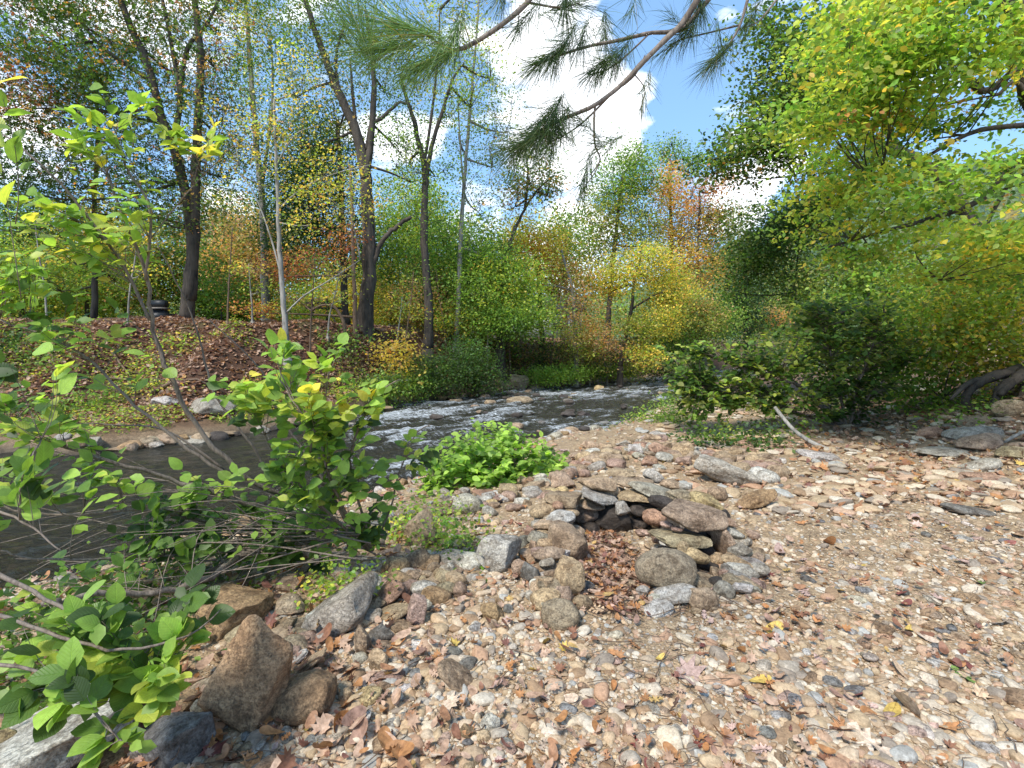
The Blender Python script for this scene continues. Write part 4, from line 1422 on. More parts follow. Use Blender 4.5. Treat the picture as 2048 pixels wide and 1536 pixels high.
def tree(name, label, trunks, blobs, bark=None, Y=18, leaf=.13, tpl=DIA, cat='tree', group=None, per=14, root=True, up=.8, limbr=1.0, crown='crown', lim=True, spread=None, flat=.45, droop=0.0, dens=None):
    bark = bark or BARK_D
    wood, lv = MB(), MB()
    paths = []
    if Y > 14.5 and cat == 'tree':
        leaf = leaf * .74
    for (pts, r0, r1) in trunks:
        q = poly(pts, Y, wig=0)
        r0, r1 = r0 * .88, r1 * .88
        yy = q[:, 1].mean()
        s = yy / 1024
        q = q + NR.normal(size=q.shape) * .25 * r1 * s
        k = 10 if r0 > 6 else 6
        n = len(q)
        wood.tube(q, np.interp(np.linspace(0, 1, n), [0, .12, 1], [r0 * 1.25, r0, r1]) * s, k, wob=.16)
        paths.append(q)
    if paths:
        b = paths[0][0].copy()
        if root:
            gz = Hs(b[0], b[1])
            if b[2] > gz - .05:
                r0 = trunks[0][1] * b[1] / 1024
                wood.tube(np.array([b + (0, 0, .05), (b + np.array((b[0], b[1], gz))) / 2, (b[0], b[1], gz + .1), (b[0], b[1], gz - .3)]), [r0 * 1.25, r0 * 1.3, r0 * 1.7, r0 * 1.9], 10)
                b = np.array((b[0], b[1], gz))
    else:
        c0 = W(blobs[0][0], blobs[0][1], blobs[0][4] or Y)
        b = np.array((c0[0], c0[1], Hs(c0[0], c0[1])))
        paths = [np.array([b - (0, 0, .1), b + (0, 0, .2)])]
    r = thing(name, label, cat, b, group)
    for (px, py, rx, ry, yb, dY, n, pal) in blobs:
        yb = yb or Y
        n = int(n * (dens or (2.2 if yb < 21 and py < 400 else 2.6 if 14.9 < yb and cat == 'tree' else 1.3)))
        rx, ry = rx * 1.1, ry * 1.1
        c = W(px, py, yb)
        s = yb / 1024
        rad = (rx * s, dY, ry * s)
        foliage(lv, c, rad, n, leaf, pal, tpl, per, spread=spread, flat=flat, droop=droop, wood=wood, wr=.0009 * yb * limbr, up=up)
        if lim:
            st = nearest_on(paths, c)
            e = c - np.array((0, 0, rad[2] * .5))
            t = np.linspace(0, 1, 8)[:, None]
            mid = (st + e) / 2 + NR.normal(size=3) * .12 * np.linalg.norm(e - st)
            mid[2] -= .06 * np.linalg.norm(e - st)
            wood.tube((1 - t) ** 2 * st + 2 * t * (1 - t) * mid + t * t * e, [.0028 * yb * limbr, .0011 * yb * limbr], 5)
    wood.build('trunk', bark, r)
    lv.build(crown, LEAF, r)
    return r


P_OAK = [(GD, 5), (GM, 4), ((.10, .10, .03), 1.2), (OR, .5), (RD, .5)]
P_OAK2 = [(GM, 4), (GD, 2), (OL, 2), (OR, 1.2), (BR, .8)]
P_YEL = [(YE, 3), (YG, 3.4), (OR, .4), (OL, 2)]
P_GRN = [(GM, 4), (GL, 3), (YG, 1)]
P_LIT = [(GL, 4), (YG, 3), (YE, .6), (GM, 1)]
P_GRY = [(GG, 4), (GM, 3), (OL, 2), (GL, 1)]
P_ORG = [(OR, 2.5), (YE, 1.5), (OL, 3.5), (TN, 1.5)]
P_PNK = [(PK, 3), (OR, 1), (OL, 3), (TN, 2)]
P_RED = [(RD, 3), (OR, 2), (BR, 1.5), (PK, 1)]
P_OLV = [(OL, 4), (YG, 2), (GM, 2), (TN, 1)]
P_DRK = [(GD, 5), (GM, 2.5), ((.04, .09, .04), 2)]

# far bank, left to right
tree('oak_tree', 'large double trunked oak with dark green and rust leaves on the far left bank',
     [([(374, 640), (380, 560), (384, 480), (370, 380), (345, 290), (318, 215), (290, 120), (240, 0), (215, -120)], 13, 5),
      ([(378, 600), (386, 500), (390, 400), (396, 250), (402, 120), (388, 0), (380, -100)], 12, 4),
      ([(345, 290), (360, 200), (345, 100), (325, 0), (310, -80)], 6, 2.5), ([(360, 200), (374, 100), (420, 40), (450, -40)], 5, 2), ([(300, 160), (200, 90), (130, 0)], 5, 2)],
     [(60, 50, 110, 90, 17, 2.2, 2200, P_OAK), (220, 40, 110, 80, 18, 2.2, 2000, P_OAK), (110, 150, 120, 70, 16.5, 2, 1700, P_OAK), (240, 190, 110, 80, 17, 2, 1700, P_OAK),
      (40, 320, 90, 100, 16.5, 2, 1500, P_DRK), (160, 330, 100, 80, 17, 2, 1500, P_OAK), (340, 90, 90, 90, 18.5, 2, 1100, P_OAK2), (425, 80, 60, 90, 18, 2, 800, P_OAK),
      (430, 230, 60, 80, 18, 2, 900, P_OAK2), (300, 330, 80, 60, 17, 2, 900, P_OAK), (440, 320, 50, 60, 18, 1.5, 650, P_OAK2), (30, 190, 60, 50, 16, 1.5, 700, P_RED),
      (330, 420, 90, 50, 17.5, 2, 900, P_OAK2), (150, -60, 180, 70, 18, 3, 1800, P_OAK), (380, -80, 120, 80, 18, 3, 1100, P_OAK), (60, 430, 100, 60, 17.5, 2, 900, P_DRK)], Y=17.5, leaf=.15, tpl=STAR, per=12)
tree('maple_tree', 'slim dark trunked tree behind leaves at the far left bank', [([(188, 640), (190, 520), (188, 400), (196, 280), (190, 150)], 6, 3)],
     [(200, 440, 90, 60, 19, 2, 900, P_YEL), (150, 500, 100, 50, 19, 2, 900, P_LIT), (230, 540, 80, 40, 20, 2, 600, P_LIT), (120, 560, 90, 40, 20, 2, 700, P_GRN)], Y=18.5, leaf=.14)
tree('birch_sapling', 'slender pale grey trunked sapling with sparse yellow leaves on the far slope',
     [([(575, 705), (568, 620), (560, 520), (556, 400), (552, 320), (548, 200)], 6.5, 2.5), ([(556, 420), (600, 380), (660, 350), (740, 330)], 2, .9), ([(565, 560), (540, 470), (505, 380), (470, 340)], 2.4, .8),
      ([(573, 625), (610, 590), (660, 560), (720, 520)], 2, .8), ([(553, 330), (590, 270), (640, 250)], 1.8, .8)],
     [(560, 240, 70, 60, 15.5, 1.4, 330, P_YEL), (640, 330, 80, 55, 15.5, 1.4, 420, P_YEL), (510, 330, 60, 60, 15.8, 1.4, 260, P_YEL), (700, 400, 70, 50, 15.2, 1.2, 330, P_YEL), (620, 420, 60, 50, 15.2, 1.2, 260, P_YEL),
      (600, 150, 60, 50, 15.6, 1.2, 200, P_YEL), (470, 260, 50, 60, 15.8, 1.2, 160, P_YEL)], Y=15.6, leaf=.12, bark=BARK_G, per=7, limbr=.6)
tree('poplar_tree', 'tall thin grey tree with yellow green top left of the big dark trunk', [([(532, 640), (528, 500), (522, 380), (510, 260), (500, 120), (490, 0), (485, -90)], 8, 3), ([(520, 400), (545, 200), (540, 60)], 4, 1.5)],
     [(480, 40, 50, 70, 24, 2, 900, P_YEL), (540, 60, 50, 70, 24, 2, 700, P_GRY), (500, 150, 50, 50, 24, 2, 500, P_LIT), (490, -60, 80, 60, 24, 2, 800, P_YEL), (525, 250, 40, 60, 24, 2, 350, P_GRY)], Y=24, leaf=.16, bark=BARK_G)
tree('oak_tree', 'big dark trunked tree with forked crown and a broken side limb in the left centre',
     [([(728, 690), (732, 620), (738, 520), (736, 430), (728, 330), (712, 260), (680, 190), (655, 130), (630, 60), (605, -30)], 17, 4.5),
      ([(730, 360), (742, 280), (748, 180), (745, 100), (730, 20)], 8, 3), ([(738, 560), (755, 500), (775, 470), (800, 448), (822, 434)], 6.5, 4),
      ([(735, 300), (742, 250), (765, 235), (790, 212), (800, 205), (815, 208)], 5, 2), ([(680, 190), (672, 120), (690, 40)], 4, 2), ([(712, 260), (705, 180), (700, 120)], 5, 2)],
     [(640, 60, 80, 80, 20, 2, 1700, P_GRY), (590, 160, 60, 60, 20, 2, 850, P_GRY), (720, 60, 80, 90, 20, 2, 1500, P_GRY), (770, 150, 60, 60, 20, 2, 800, P_GRY), (680, 220, 60, 50, 20, 2, 500, P_OLV),
      (790, 260, 50, 60, 20.5, 2, 450, P_GRN), (630, -60, 120, 60, 20, 3, 1200, P_GRY), (820, 330, 40, 60, 20.5, 1.5, 450, P_LIT), (600, 260, 50, 60, 20, 1.5, 500, P_OLV)], Y=19.5, leaf=.13)
tree('pine_tree', 'dark green feathery pine behind the big dark trunk', [([(693, 650), (688, 560), (685, 460), (680, 330), (675, 240)], 8, 4)],
     [(600, 480, 70, 60, 23, 2, 2600, P_DRK), (660, 420, 80, 60, 23, 2, 2600, P_DRK), (640, 340, 70, 60, 23, 2, 2200, P_DRK), (700, 500, 70, 50, 23, 2, 1800, P_DRK), (590, 390, 60, 60, 23, 2, 2000, P_DRK), (665, 280, 60, 50, 23, 2, 1500, P_DRK),
      (600, 290, 60, 60, 24, 2, 1500, P_DRK)], Y=22.5, leaf=.14, up=.5)
tree('tree', 'thin reddish brown trunk just left of the big dark trunk', [([(712, 700), (710, 620), (707, 520), (704, 430), (700, 330)], 6, 3)],
     [(620, 520, 70, 22, 19, 1.2, 500, P_RED), (560, 540, 50, 24, 18.5, 1.2, 340, P_RED), (520, 620, 36, 12, 18, 1, 260, [(RD, 2), (YE, 2), (YG, 1), (OR, 2)]), (690, 480, 40, 30, 19, 1, 260, P_RED)], Y=18.8, leaf=.12, bark=BARK_B)
tree('bent_tree', 'small bare brown tree with a bent over trunk on the far bank', [([(690, 690), (688, 650), (678, 625), (665, 612), (645, 610), (628, 618)], 4.5, 2)], [(610, 600, 40, 20, 18.5, 1, 120, P_PNK)], Y=18, leaf=.11, bark=BARK_B)
tree('sycamore_tree', 'tall forked tree with dark lower trunk and pale upper limbs right of centre left',
     [([(856, 700), (858, 620), (852, 540), (848, 440), (850, 370), (846, 320), (830, 250), (815, 200), (800, 150)], 10, 3), ([(850, 370), (862, 300), (885, 220), (905, 160), (925, 130)], 6, 2),
      ([(848, 330), (862, 240), (875, 120), (880, 20)], 4, 1.5)],
     [(880, 200, 70, 60, 21, 2, 620, P_LIT), (940, 180, 60, 60, 21.5, 2, 620, P_LIT), (830, 130, 50, 60, 21, 2, 320, P_OLV), (900, 60, 80, 60, 21, 2, 700, P_OLV), (850, 420, 60, 60, 21, 2, 420, P_GRN), (820, 300, 40, 50, 21, 2, 200, P_GRN),
      (870, 330, 50, 40, 21, 1.5, 240, P_GRN), (920, -40, 90, 50, 21, 2, 500, P_OLV), (980, 120, 40, 60, 22, 2, 320, P_OLV)], Y=20.5, leaf=.13, per=8)
tree('poplar_tree', 'slender straight pale trunk beside the forked tree on the far bank', [([(912, 690), (917, 600), (920, 500), (926, 400), (934, 300), (944, 180), (955, 40), (960, -50)], 6, 2), ([(928, 390), (920, 280), (915, 180)], 2.5, 1)],
     [(950, 380, 50, 70, 22.5, 2, 520, P_GRN), (930, 270, 50, 60, 22.5, 2, 420, P_GRN), (985, 300, 40, 60, 22.5, 2, 420, P_OLV), (960, 480, 40, 50, 22.5, 2, 420, P_GRN), (1010, 230, 40, 60, 22.5, 2, 300, P_OLV)], Y=22, leaf=.13, bark=BARK_G, per=9)
tree('leaning_tree', 'dark leaning limb with grey green leaves above the yellow trees', [([(1004, 560), (1010, 512), (1030, 460), (1052, 415), (1075, 380), (1110, 350)], 4, 2), ([(1050, 420), (1056, 350), (1050, 300)], 3, 1.2)],
     [(1060, 340, 50, 50, 24, 2, 900, P_GRY), (1095, 370, 30, 36, 24, 1.5, 450, P_OAK2), (1030, 390, 36, 40, 24, 1.5, 360, P_PNK)], Y=24, leaf=.16)
# the centre mass above the rapids
tree('maple_tree', 'spreading green tree hanging over the river bank at centre', [([(1000, 700), (1002, 620), (1010, 540), (1030, 450)], 7, 3)],
     [(960, 600, 60, 60, 22, 2, 2200, P_GRN), (1020, 560, 70, 50, 23, 2, 2200, P_LIT), (990, 520, 50, 50, 23, 2, 1600, P_GRN), (1060, 620, 60, 50, 23, 2, 2200, P_LIT), (940, 530, 36, 50, 23, 1.5, 1000, P_GRN), (1010, 640, 60, 34, 22, 2, 1600, P_GRN)], Y=23, leaf=.15)
tree('yellow_tree', 'golden yellow tree behind the green one at centre', [([(1085, 690), (1080, 600), (1070, 500)], 6, 3)],
     [(1040, 470, 36, 40, 27, 2, 1100, P_YEL), (1070, 520, 50, 50, 27, 2, 1800, [(YE, 4), (OR, 2.4), (YG, 1)]), (1120, 560, 40, 50, 27, 2, 1300, P_ORG), (1100, 480, 40, 34, 27, 2, 900, P_YEL), (1030, 520, 30, 40, 27, 2, 800, P_ORG)], Y=26.5, leaf=.17)
tree('tree', 'round green treetop rising behind the golden trees', [([(1130, 640), (1132, 520), (1130, 440)], 4, 2)], [(1130, 460, 34, 36, 33, 2, 900, P_GRN), (1130, 510, 44, 40, 33, 2, 900, P_GRN)], Y=33, leaf=.2)
tree('dead_tree', 'bare broken grey tree wrapped in vines at the centre bank', [([(1152, 730), (1150, 660), (1146, 600), (1140, 560), (1128, 520), (1122, 500)], 5, 2), ([(1142, 580), (1110, 572), (1080, 574), (1058, 590)], 2.2, 1)],
     [(1160, 620, 40, 60, 25.5, 1.5, 1300, P_PNK), (1190, 680, 40, 40, 25.5, 1.5, 1100, P_PNK), (1150, 680, 36, 40, 25, 1.5, 800, P_OLV)], Y=25.5, leaf=.14, bark=BARK_G)
tree('yellow_tree', 'bright yellow spreading tree leaning over the river right of centre', [([(1240, 735), (1250, 680), (1262, 620), (1270, 560), (1285, 500)], 5, 2), ([(1262, 620), (1310, 590), (1350, 580)], 2.5, 1.2), ([(1268, 575), (1220, 540)], 2.5, 1)],
     [(1290, 530, 60, 36, 26.5, 1.8, 2300, P_YEL), (1340, 580, 44, 36, 26.5, 1.8, 1700, P_YEL), (1230, 560, 40, 36, 26, 1.8, 1100, P_YEL), (1320, 640, 50, 40, 26, 1.8, 1500, P_YEL), (1270, 660, 40, 30, 25.5, 1.5, 900, P_OLV), (1290, 710, 30, 24, 25, 1.5, 700, P_YEL),
      (1190, 560, 34, 30, 27, 1.5, 600, P_YEL)], Y=26, leaf=.16)
tree('tree', 'tall olive green tree behind the bright yellow one', [([(1215, 680), (1222, 560), (1235, 440), (1245, 350)], 6, 2.5)],
     [(1230, 360, 50, 50, 34, 2.5, 1500, P_GRN), (1280, 350, 40, 50, 34, 2.5, 1300, P_GRN), (1200, 430, 44, 50, 34, 2.5, 1200, P_OLV), (1260, 430, 50, 50, 34, 2.5, 1500, P_OLV), (1200, 500, 44, 40, 34, 2, 1000, P_OLV), (1280, 470, 44, 40, 33, 2, 900, P_OLV), (1275, 310, 16, 26, 34, 1.5, 300, P_GRN)], Y=34, leaf=.2)
tree('orange_tree', 'tall orange tree standing right of the olive green one', [([(1345, 690), (1345, 560), (1342, 440), (1338, 340)], 6, 2)],
     [(1335, 370, 24, 34, 36, 2, 900, [(OR, 4), (TN, 2), (YE, 1)]), (1345, 440, 36, 50, 36, 2, 1500, P_ORG), (1350, 520, 40, 50, 36, 2, 1500, P_ORG), (1330, 300, 14, 24, 38, 1.5, 260, P_GRN), (1350, 310, 18, 26, 38, 1.5, 340, P_GRN), (1385, 330, 14, 30, 38, 1.5, 260, P_GRN)], Y=36, leaf=.21)
tree('tree', 'thin topped rust brown tree right of the tall orange one', [([(1395, 690), (1395, 560), (1398, 450), (1400, 380)], 4, 1.5), ([(1360, 480), (1400, 440), (1440, 410)], 1.5, .7)],
     [(1400, 400, 36, 34, 33, 2, 380, P_RED), (1430, 370, 34, 20, 33, 2, 300, P_RED), (1410, 460, 50, 50, 34, 2, 1500, P_ORG), (1400, 540, 50, 50, 33, 2, 1900, P_ORG), (1450, 500, 40, 50, 34, 2, 1200, P_OLV), (1440, 430, 36, 30, 34, 2, 600, P_OLV)], Y=33, leaf=.2)
tree('maple_tree', 'low green and orange tree at the far bend of river', [([(1400, 740), (1402, 680), (1400, 620)], 5, 2)],
     [(1390, 650, 50, 40, 29, 2, 2200, P_OLV), (1340, 690, 50, 30, 28, 2, 1700, P_GRN), (1400, 620, 30, 20, 29, 1.5, 600, P_PNK), (1440, 640, 44, 40, 30, 2, 1500, P_GRN), (1370, 610, 40, 30, 30, 2, 1200, P_OLV), (1340, 740, 50, 20, 28, 1.5, 1000, P_DRK)], Y=29, leaf=.17)
tree('spruce_tree', 'dark blue green rounded tree beyond the bend at right', [([(1490, 700), (1492, 620), (1492, 540)], 5, 2)],
     [(1490, 590, 44, 44, 36, 2, 1900, [(GG, 3), (GD, 3), ((.04, .085, .06), 2)]), (1500, 650, 44, 40, 36, 2, 1500, P_DRK), (1450, 620, 30, 34, 36, 2, 900, P_DRK)], Y=36, leaf=.2)
tree('tree', 'pale yellow green tree below the far hill at right', [([(1590, 720), (1592, 640), (1590, 560)], 5, 2)],
     [(1580, 560, 50, 44, 42, 2.5, 1500, P_OLV), (1620, 620, 60, 50, 42, 2.5, 2000, P_LIT), (1550, 640, 50, 44, 42, 2.5, 1600, P_OLV), (1548, 635, 14, 22, 38, 1, 260, [(PK, 1), (OR, 2)]), (1680, 580, 60, 60, 44, 3, 1800, P_GRN)], Y=42, leaf=.24)
# a second rank of trees that closes the wood behind the bank
bgspec = [(40, 520, P_LIT, 'yellow green tree in the wood at the far left edge'), (130, 540, P_YEL, 'yellow leaved tree in the wood behind the left oak trunks'), (250, 530, P_LIT, 'bright green tree in the wood left of the oak trunks'),
          (440, 520, P_GRN, 'green tree in the wood right of the oak trunks'), (500, 470, P_PNK, 'reddish tree in the wood left of the pale sapling'), (620, 590, P_LIT, 'lime yellow tree in the wood behind the fence rails'),
          (780, 480, P_GRN, 'green tree right of the big dark trunk'), (790, 580, P_YEL, 'golden understory tree right of the big dark trunk'), (880, 560, P_PNK, 'pinkish tan understory tree behind the forked tree'),
          (900, 480, P_GRN, 'green tree filling the gap behind slender trunks'), (430, 420, P_GRY, 'grey green distant tree right of the oak crown'), (470, 600, P_GRN, 'light green rounded shrub tree right of the oak trunks')]
bgspec += [(20, 450, P_GRN, 'tall green tree in the wood at the left edge'), (300, 480, P_OAK2, 'olive and rust tree in the wood directly behind the oak trunks'),
           (540, 450, P_GRY, 'tall grey green tree in the wood behind the pale sapling'), (700, 570, P_YEL, 'yellow tree in the wood between the two dark trunks'),
           (830, 400, P_LIT, 'tall light green tree in the wood behind the forked tree'), (170, 470, P_YEL, 'tall yellow tree in the wood near the slim dark trunk'), (960, 560, P_LIT, 'light green tree in the wood behind the slender pale trunk')]
for i, (px, py, pal, lab) in enumerate(bgspec):
    Yb = 27 + (i * 7) % 9
    k = 1.0
    tree('tree', lab, [([(px + 6, 655), (px + 3, 600), (px, py)], 5, 2)],
         [(px, py, 62, 50, Yb, 2.5, 1700, pal), (px - 34, py + 60, 50, 44, Yb, 2.5, 1300, pal), (px + 36, py + 50, 50, 44, Yb, 2.5, 1300, pal), (px, py + 100, 60, 34, Yb, 2.5, 1000, pal)],
         Y=Yb, leaf=.2, group='trees of the wood beyond the bank')


def wood_mass(name, label, x0, x1, y0, y1, n, hh, pal, leaf=.35):
    mb = MB()
    m = n // 120
    for _ in range(m):
        x, y = NR.uniform(x0, x1), NR.uniform(y0, y1)
        h = hh * NR.uniform(.6, 1.2)
        foliage(mb, (x, y, 2 + h * .5), (2.4, 2.0, h * .5), 120, leaf, [pal[NR.integers(len(pal))], pal[NR.integers(len(pal))]], DIA, 10)
    mb.build(name, LEAF, kind='stuff', label=label, cat='woodland')


wood_mass('distant_wood', 'dense far off autumn woodland closing the view behind the bank', -62, 8, 38, 64, 46000, 11.0, [(GM, 2), (GL, 2), (YG, 2), (YE, 1), (OL, 2), (GG, 2), (OR, .5)])
wood_mass('distant_wood', 'low far off woodland beyond the river bend', 8, 52, 48, 66, 20000, 6.5, [(GM, 2), (GL, 2), (YG, 2), (OL, 2), (GG, 2)])


gs = random.Random(12)
for i, (px, yb_) in enumerate([(455, 16), (505, 17), (620, 16.5), (655, 17.5), (785, 18.5), (808, 20), (895, 22), (975, 23), (1020, 24), (1100, 25), (1180, 26.5), (1215, 27), (255, 15.5), (95, 15)]):
    x0 = (px - 1024) / 1024 * yb_
    z0 = Hs(x0, yb_)
    py0 = 768 - 1024 * math.tan(math.atan2(z0 - CAMH, yb_) + PITCH)
    hp = gs.uniform(120, 260) * 17 / yb_
    ln_ = gs.uniform(-30, 30)
    tree('sapling', 'thin bare stemmed sapling with a few leaves on the far bank', [([(px, py0), (px + ln_ * .2, py0 - hp * .35), (px + ln_ * .7, py0 - hp * .7), (px + ln_, py0 - hp)], 2.2, .7)],
         [(px + ln_, py0 - hp * .95, 28, 24, yb_, .5, 70, gs.choice([P_YEL, P_GRN, P_PNK, P_LIT])), (px + ln_ * .6 + 14, py0 - hp * .6, 24, 16, yb_, .4, 45, gs.choice([P_YEL, P_LIT]))],
         Y=yb_, leaf=.13, bark=gs.choice([BARK_G, BARK_B]), per=6, limbr=.4, group='thin saplings on the far bank')
for i in range(10):
    x0, y0 = gs.uniform(-13, 0), 0
    y0 = float(np.interp(x0, FX, FY)) + gs.uniform(2, 6)
    a_, l_ = gs.uniform(-.5, .5), gs.uniform(.8, 2.4)
    q = np.array([(x0 + math.cos(a_) * l_ * k + gs.uniform(-.05, .05), y0 + math.sin(a_) * l_ * k, 0) for k in (-.5, -.2, .1, .5)])
    q[:, 2] = H(q[:, 0], q[:, 1]) + .06
    mb = MB()
    mb.tube(q, [gs.uniform(.03, .07), .015], 6, wob=.2)
    mb.build('dead_branch', BARK_B, label='fallen dead branch lying in the leaf litter of the far bank', cat='branch', group='dead branches on the far bank')


# bushes along the far waterline
def bush(name, label, blobs, Y, leaf=.1, tpl=DIA, group=None, per=12, up=.8):
    tree(name, label, [], blobs, Y=Y, leaf=leaf, tpl=tpl, cat='bush', group=group, per=per, limbr=.5, up=up, crown='foliage')


bush('bush', 'large dark green bush hanging over the far waterline', [(930, 715, 60, 44, 20.5, 1.4, 3600, [(GM, 3), (GD, 3), ((.06, .14, .05), 3)]), (880, 755, 60, 34, 19.5, 1.2, 2400, [(GM, 3), (GG, 3)]), (960, 760, 50, 26, 20.5, 1, 1800, P_DRK)], 20.5, .09)
bush('bush', 'small golden leaved bush on the far bank left of the dark green bush', [(790, 700, 34, 28, 18, .6, 420, [(YE, 4), (OR, 1), (TN, 1)]), (785, 738, 30, 18, 18, .6, 260, [(YE, 4), (TN, 1)])], 18, .13, per=7)
bush('bush', 'mixed green shrub below the golden bush at the waterline', [(820, 770, 50, 28, 18.4, 1, 1900, P_GRN), (760, 780, 40, 26, 17.2, .8, 1400, P_GRN), (850, 730, 40, 24, 19, .8, 1000, P_GRY), (720, 790, 34, 22, 16.6, .7, 900, P_GRN)], 18, .09)
bush('fern_bank', 'bright green ferns trailing on the bank by the tan outcrop', [(1090, 752, 44, 18, 24, .7, 1900, [(GL, 3), (LM, 3), (YG, 1)]), (1140, 745, 40, 16, 25, .7, 1500, [(GL, 3), (LM, 2)])], 24, .1)
bush('fern_bank', 'yellow green ferns at the foot of the bright yellow tree', [(1185, 745, 36, 14, 26.5, .7, 1100, P_GRN), (1252, 742, 28, 14, 28, .7, 1100, [(GL, 2), (YG, 3)])], 27, .11)
bush('bush', 'dark tangled shrubs behind the ferns at centre', [(1060, 700, 60, 30, 25, 1, 1500, [(GD, 3), (BR, 2), (GM, 2)]), (1150, 715, 60, 26, 26.5, 1, 1300, [(GD, 3), (BR, 3), (PK, 1)]), (1230, 715, 50, 26, 28, 1, 1100, P_DRK)], 26, .12)
bush('bush', 'yellow green low shrub on the leafy slope below the oak', [(350, 690, 36, 24, 15, .6, 420, P_LIT), (300, 740, 44, 16, 14.5, .7, 380, P_LIT)], 15, .09, per=8)
bush('bush', 'low yellow shrub spread on the flat far bank at left', [(330, 775, 50, 16, 13.4, .8, 520, [(YG, 3), (GL, 2), (YE, 1)]), (260, 770, 40, 18, 13.6, .8, 360, P_LIT)], 13.5, .08, per=8)
bush('bush', 'small bright green plant in front of the far grey outcrop', [(360, 830, 34, 16, 12.6, .4, 420, [(GL, 3), (GM, 2)])], 12.6, .07)
bush('bush', 'dark green shrub on the far slope at the left edge', [(40, 700, 60, 40, 14, 1, 1200, P_DRK), (110, 720, 50, 30, 14, .8, 600, P_GRN)], 14, .1)
bush('bush', 'green shrub on the far slope above the waterline at left', [(180, 800, 60, 22, 12.8, .7, 700, P_GRN), (60, 820, 70, 26, 12, .8, 800, P_GRN)], 12.5, .08)
bush('bush', 'rounded pale green bush right of the oak trunks', [(440, 570, 44, 50, 21, 1.5, 2200, [(GL, 3), (LM, 1), (GM, 2)])], 21, .12)
bush('bush', 'leafy undergrowth at the foot of the big dark trunk', [(690, 690, 40, 24, 17.5, .7, 420, P_GRN), (770, 760, 30, 20, 17, .6, 500, P_GRY), (650, 640, 60, 20, 24, 1, 700, P_LIT)], 17.5, .1, per=8)
bush('bush', 'sparse pinkish understory branches behind the forked tree', [(850, 590, 50, 30, 22.5, 1, 560, P_PNK), (900, 640, 44, 30, 22, 1, 600, P_YEL), (810, 620, 44, 30, 23, 1, 560, P_YEL)], 22, .12, per=8)


def ground_cover(name, label, x0, x1, y0, y1, n, cond, size, pal, hmax=.12):
    x, y = rnd_region(n, x0, x1, y0, y1, cond)
    m = len(x)
    mb = MB()
    P = np.stack([x, y, H(x, y) + NR.random(m) * hmax], -1)
    Nn = NR.normal(size=(m, 3)) * .5 + (0, 0, 1)
    D = NR.normal(size=(m, 3))
    mb.inst(*DIA, P, D, Nn, size * NR.uniform(.6, 1.3, m), pick(pal, m) * NR.uniform(.7, 1.3, (m, 1)))
    mb.build(name, LEAF, kind='stuff', label=label, cat='ground cover')


ground_cover('ground_cover', 'patchy low green plants on the flat far bank', -18, -4, 9.5, 20, 42000,
             lambda x, y: (river(x, y)[1] > .4) & (river(x, y)[1] < 5.5) & (fbm(np.stack([x * .7, y * .7, x * 0 + 2], -1), 3) > -.06 + .06 * river(x, y)[1]), .075, P_LIT, .15)
ground_cover('ground_cover', 'thick low greenery along the far bank of the rapids', -4, 14, 17, 40, 12000,
             lambda x, y: (river(x, y)[1] > .1) & (river(x, y)[1] < 2.2) & (fbm(np.stack([x * .5, y * .5, x * 0 + 2], -1), 3) > -.15), .13, P_GRN, .45)
ground_cover('ground_cover', 'low green weeds on the near bank under the alder bush', 2.0, 8.5, 7.6, 14.5, 9000,
             lambda x, y: near_ok(x, y) & (fbm(np.stack([x * .9, y * .9, x * 0 + 7], -1), 3) > .02), .07, P_GRN, .3)

# ---------------------------------------------------------------- near side, right
RIGHT_PAL = [((.27, .32, .03), 4), (YG, 3), (LM, 2.5), ((.50, .38, .03), 1.6), (GL, 2.5), (GM, 1.5), (OR, .25)]
RIGHT_GRN = [(GL, 4), (GM, 3), (LM, 3), (YG, 2)]


def oval_leaf_mesh(name, seed, mat, wid=.36):
    """a broad leaf, folded at the midrib and bowed, with a toothed edge"""
    g = np.random.default_rng(seed)
    yy = np.array([0, .12, .3, .5, .7, .87, 1.0])
    ww = wid * np.array([.06, .55, .93, 1.0, .82, .45, .02])
    V, U = [], []
    bow, fold = g.uniform(.05, .22), g.uniform(.05, .22)
    for a, w in zip(yy, ww):
        z0 = -bow * (a - .3) ** 2 * 1.6
        for sx in (-1, 0, 1):
            V.append((sx * w * g.uniform(.92, 1.08), a, z0 + abs(sx) * fold * w + g.normal(0, .008)))
            U.append((.5 + sx * .5 * w / wid, a))
    F = []
    for i in range(len(yy) - 1):
        for j in (0, 1):
            k = i * 3 + j
            F.append((k, k + 1, k + 4, k + 3))
    return mesh_from(name, np.array(V), [np.array(F)], mat, uv=np.array(U))


OVM = [oval_leaf_mesh('leaf', s, LEAFO, w) for s, w in ((1, .36), (2, .40), (3, .33), (4, .38), (5, .3))]
MAPM = [radial_leaf('leaf', 80 + i, 'maple', LEAFO, .1) for i in range(3)]


def orient(D, Nn):
    y = Vector(D).normalized()
    z = Vector(Nn)
    z = (z - z.dot(y) * y).normalized()
    x = y.cross(z)
    return Matrix((x, y, z)).transposed()


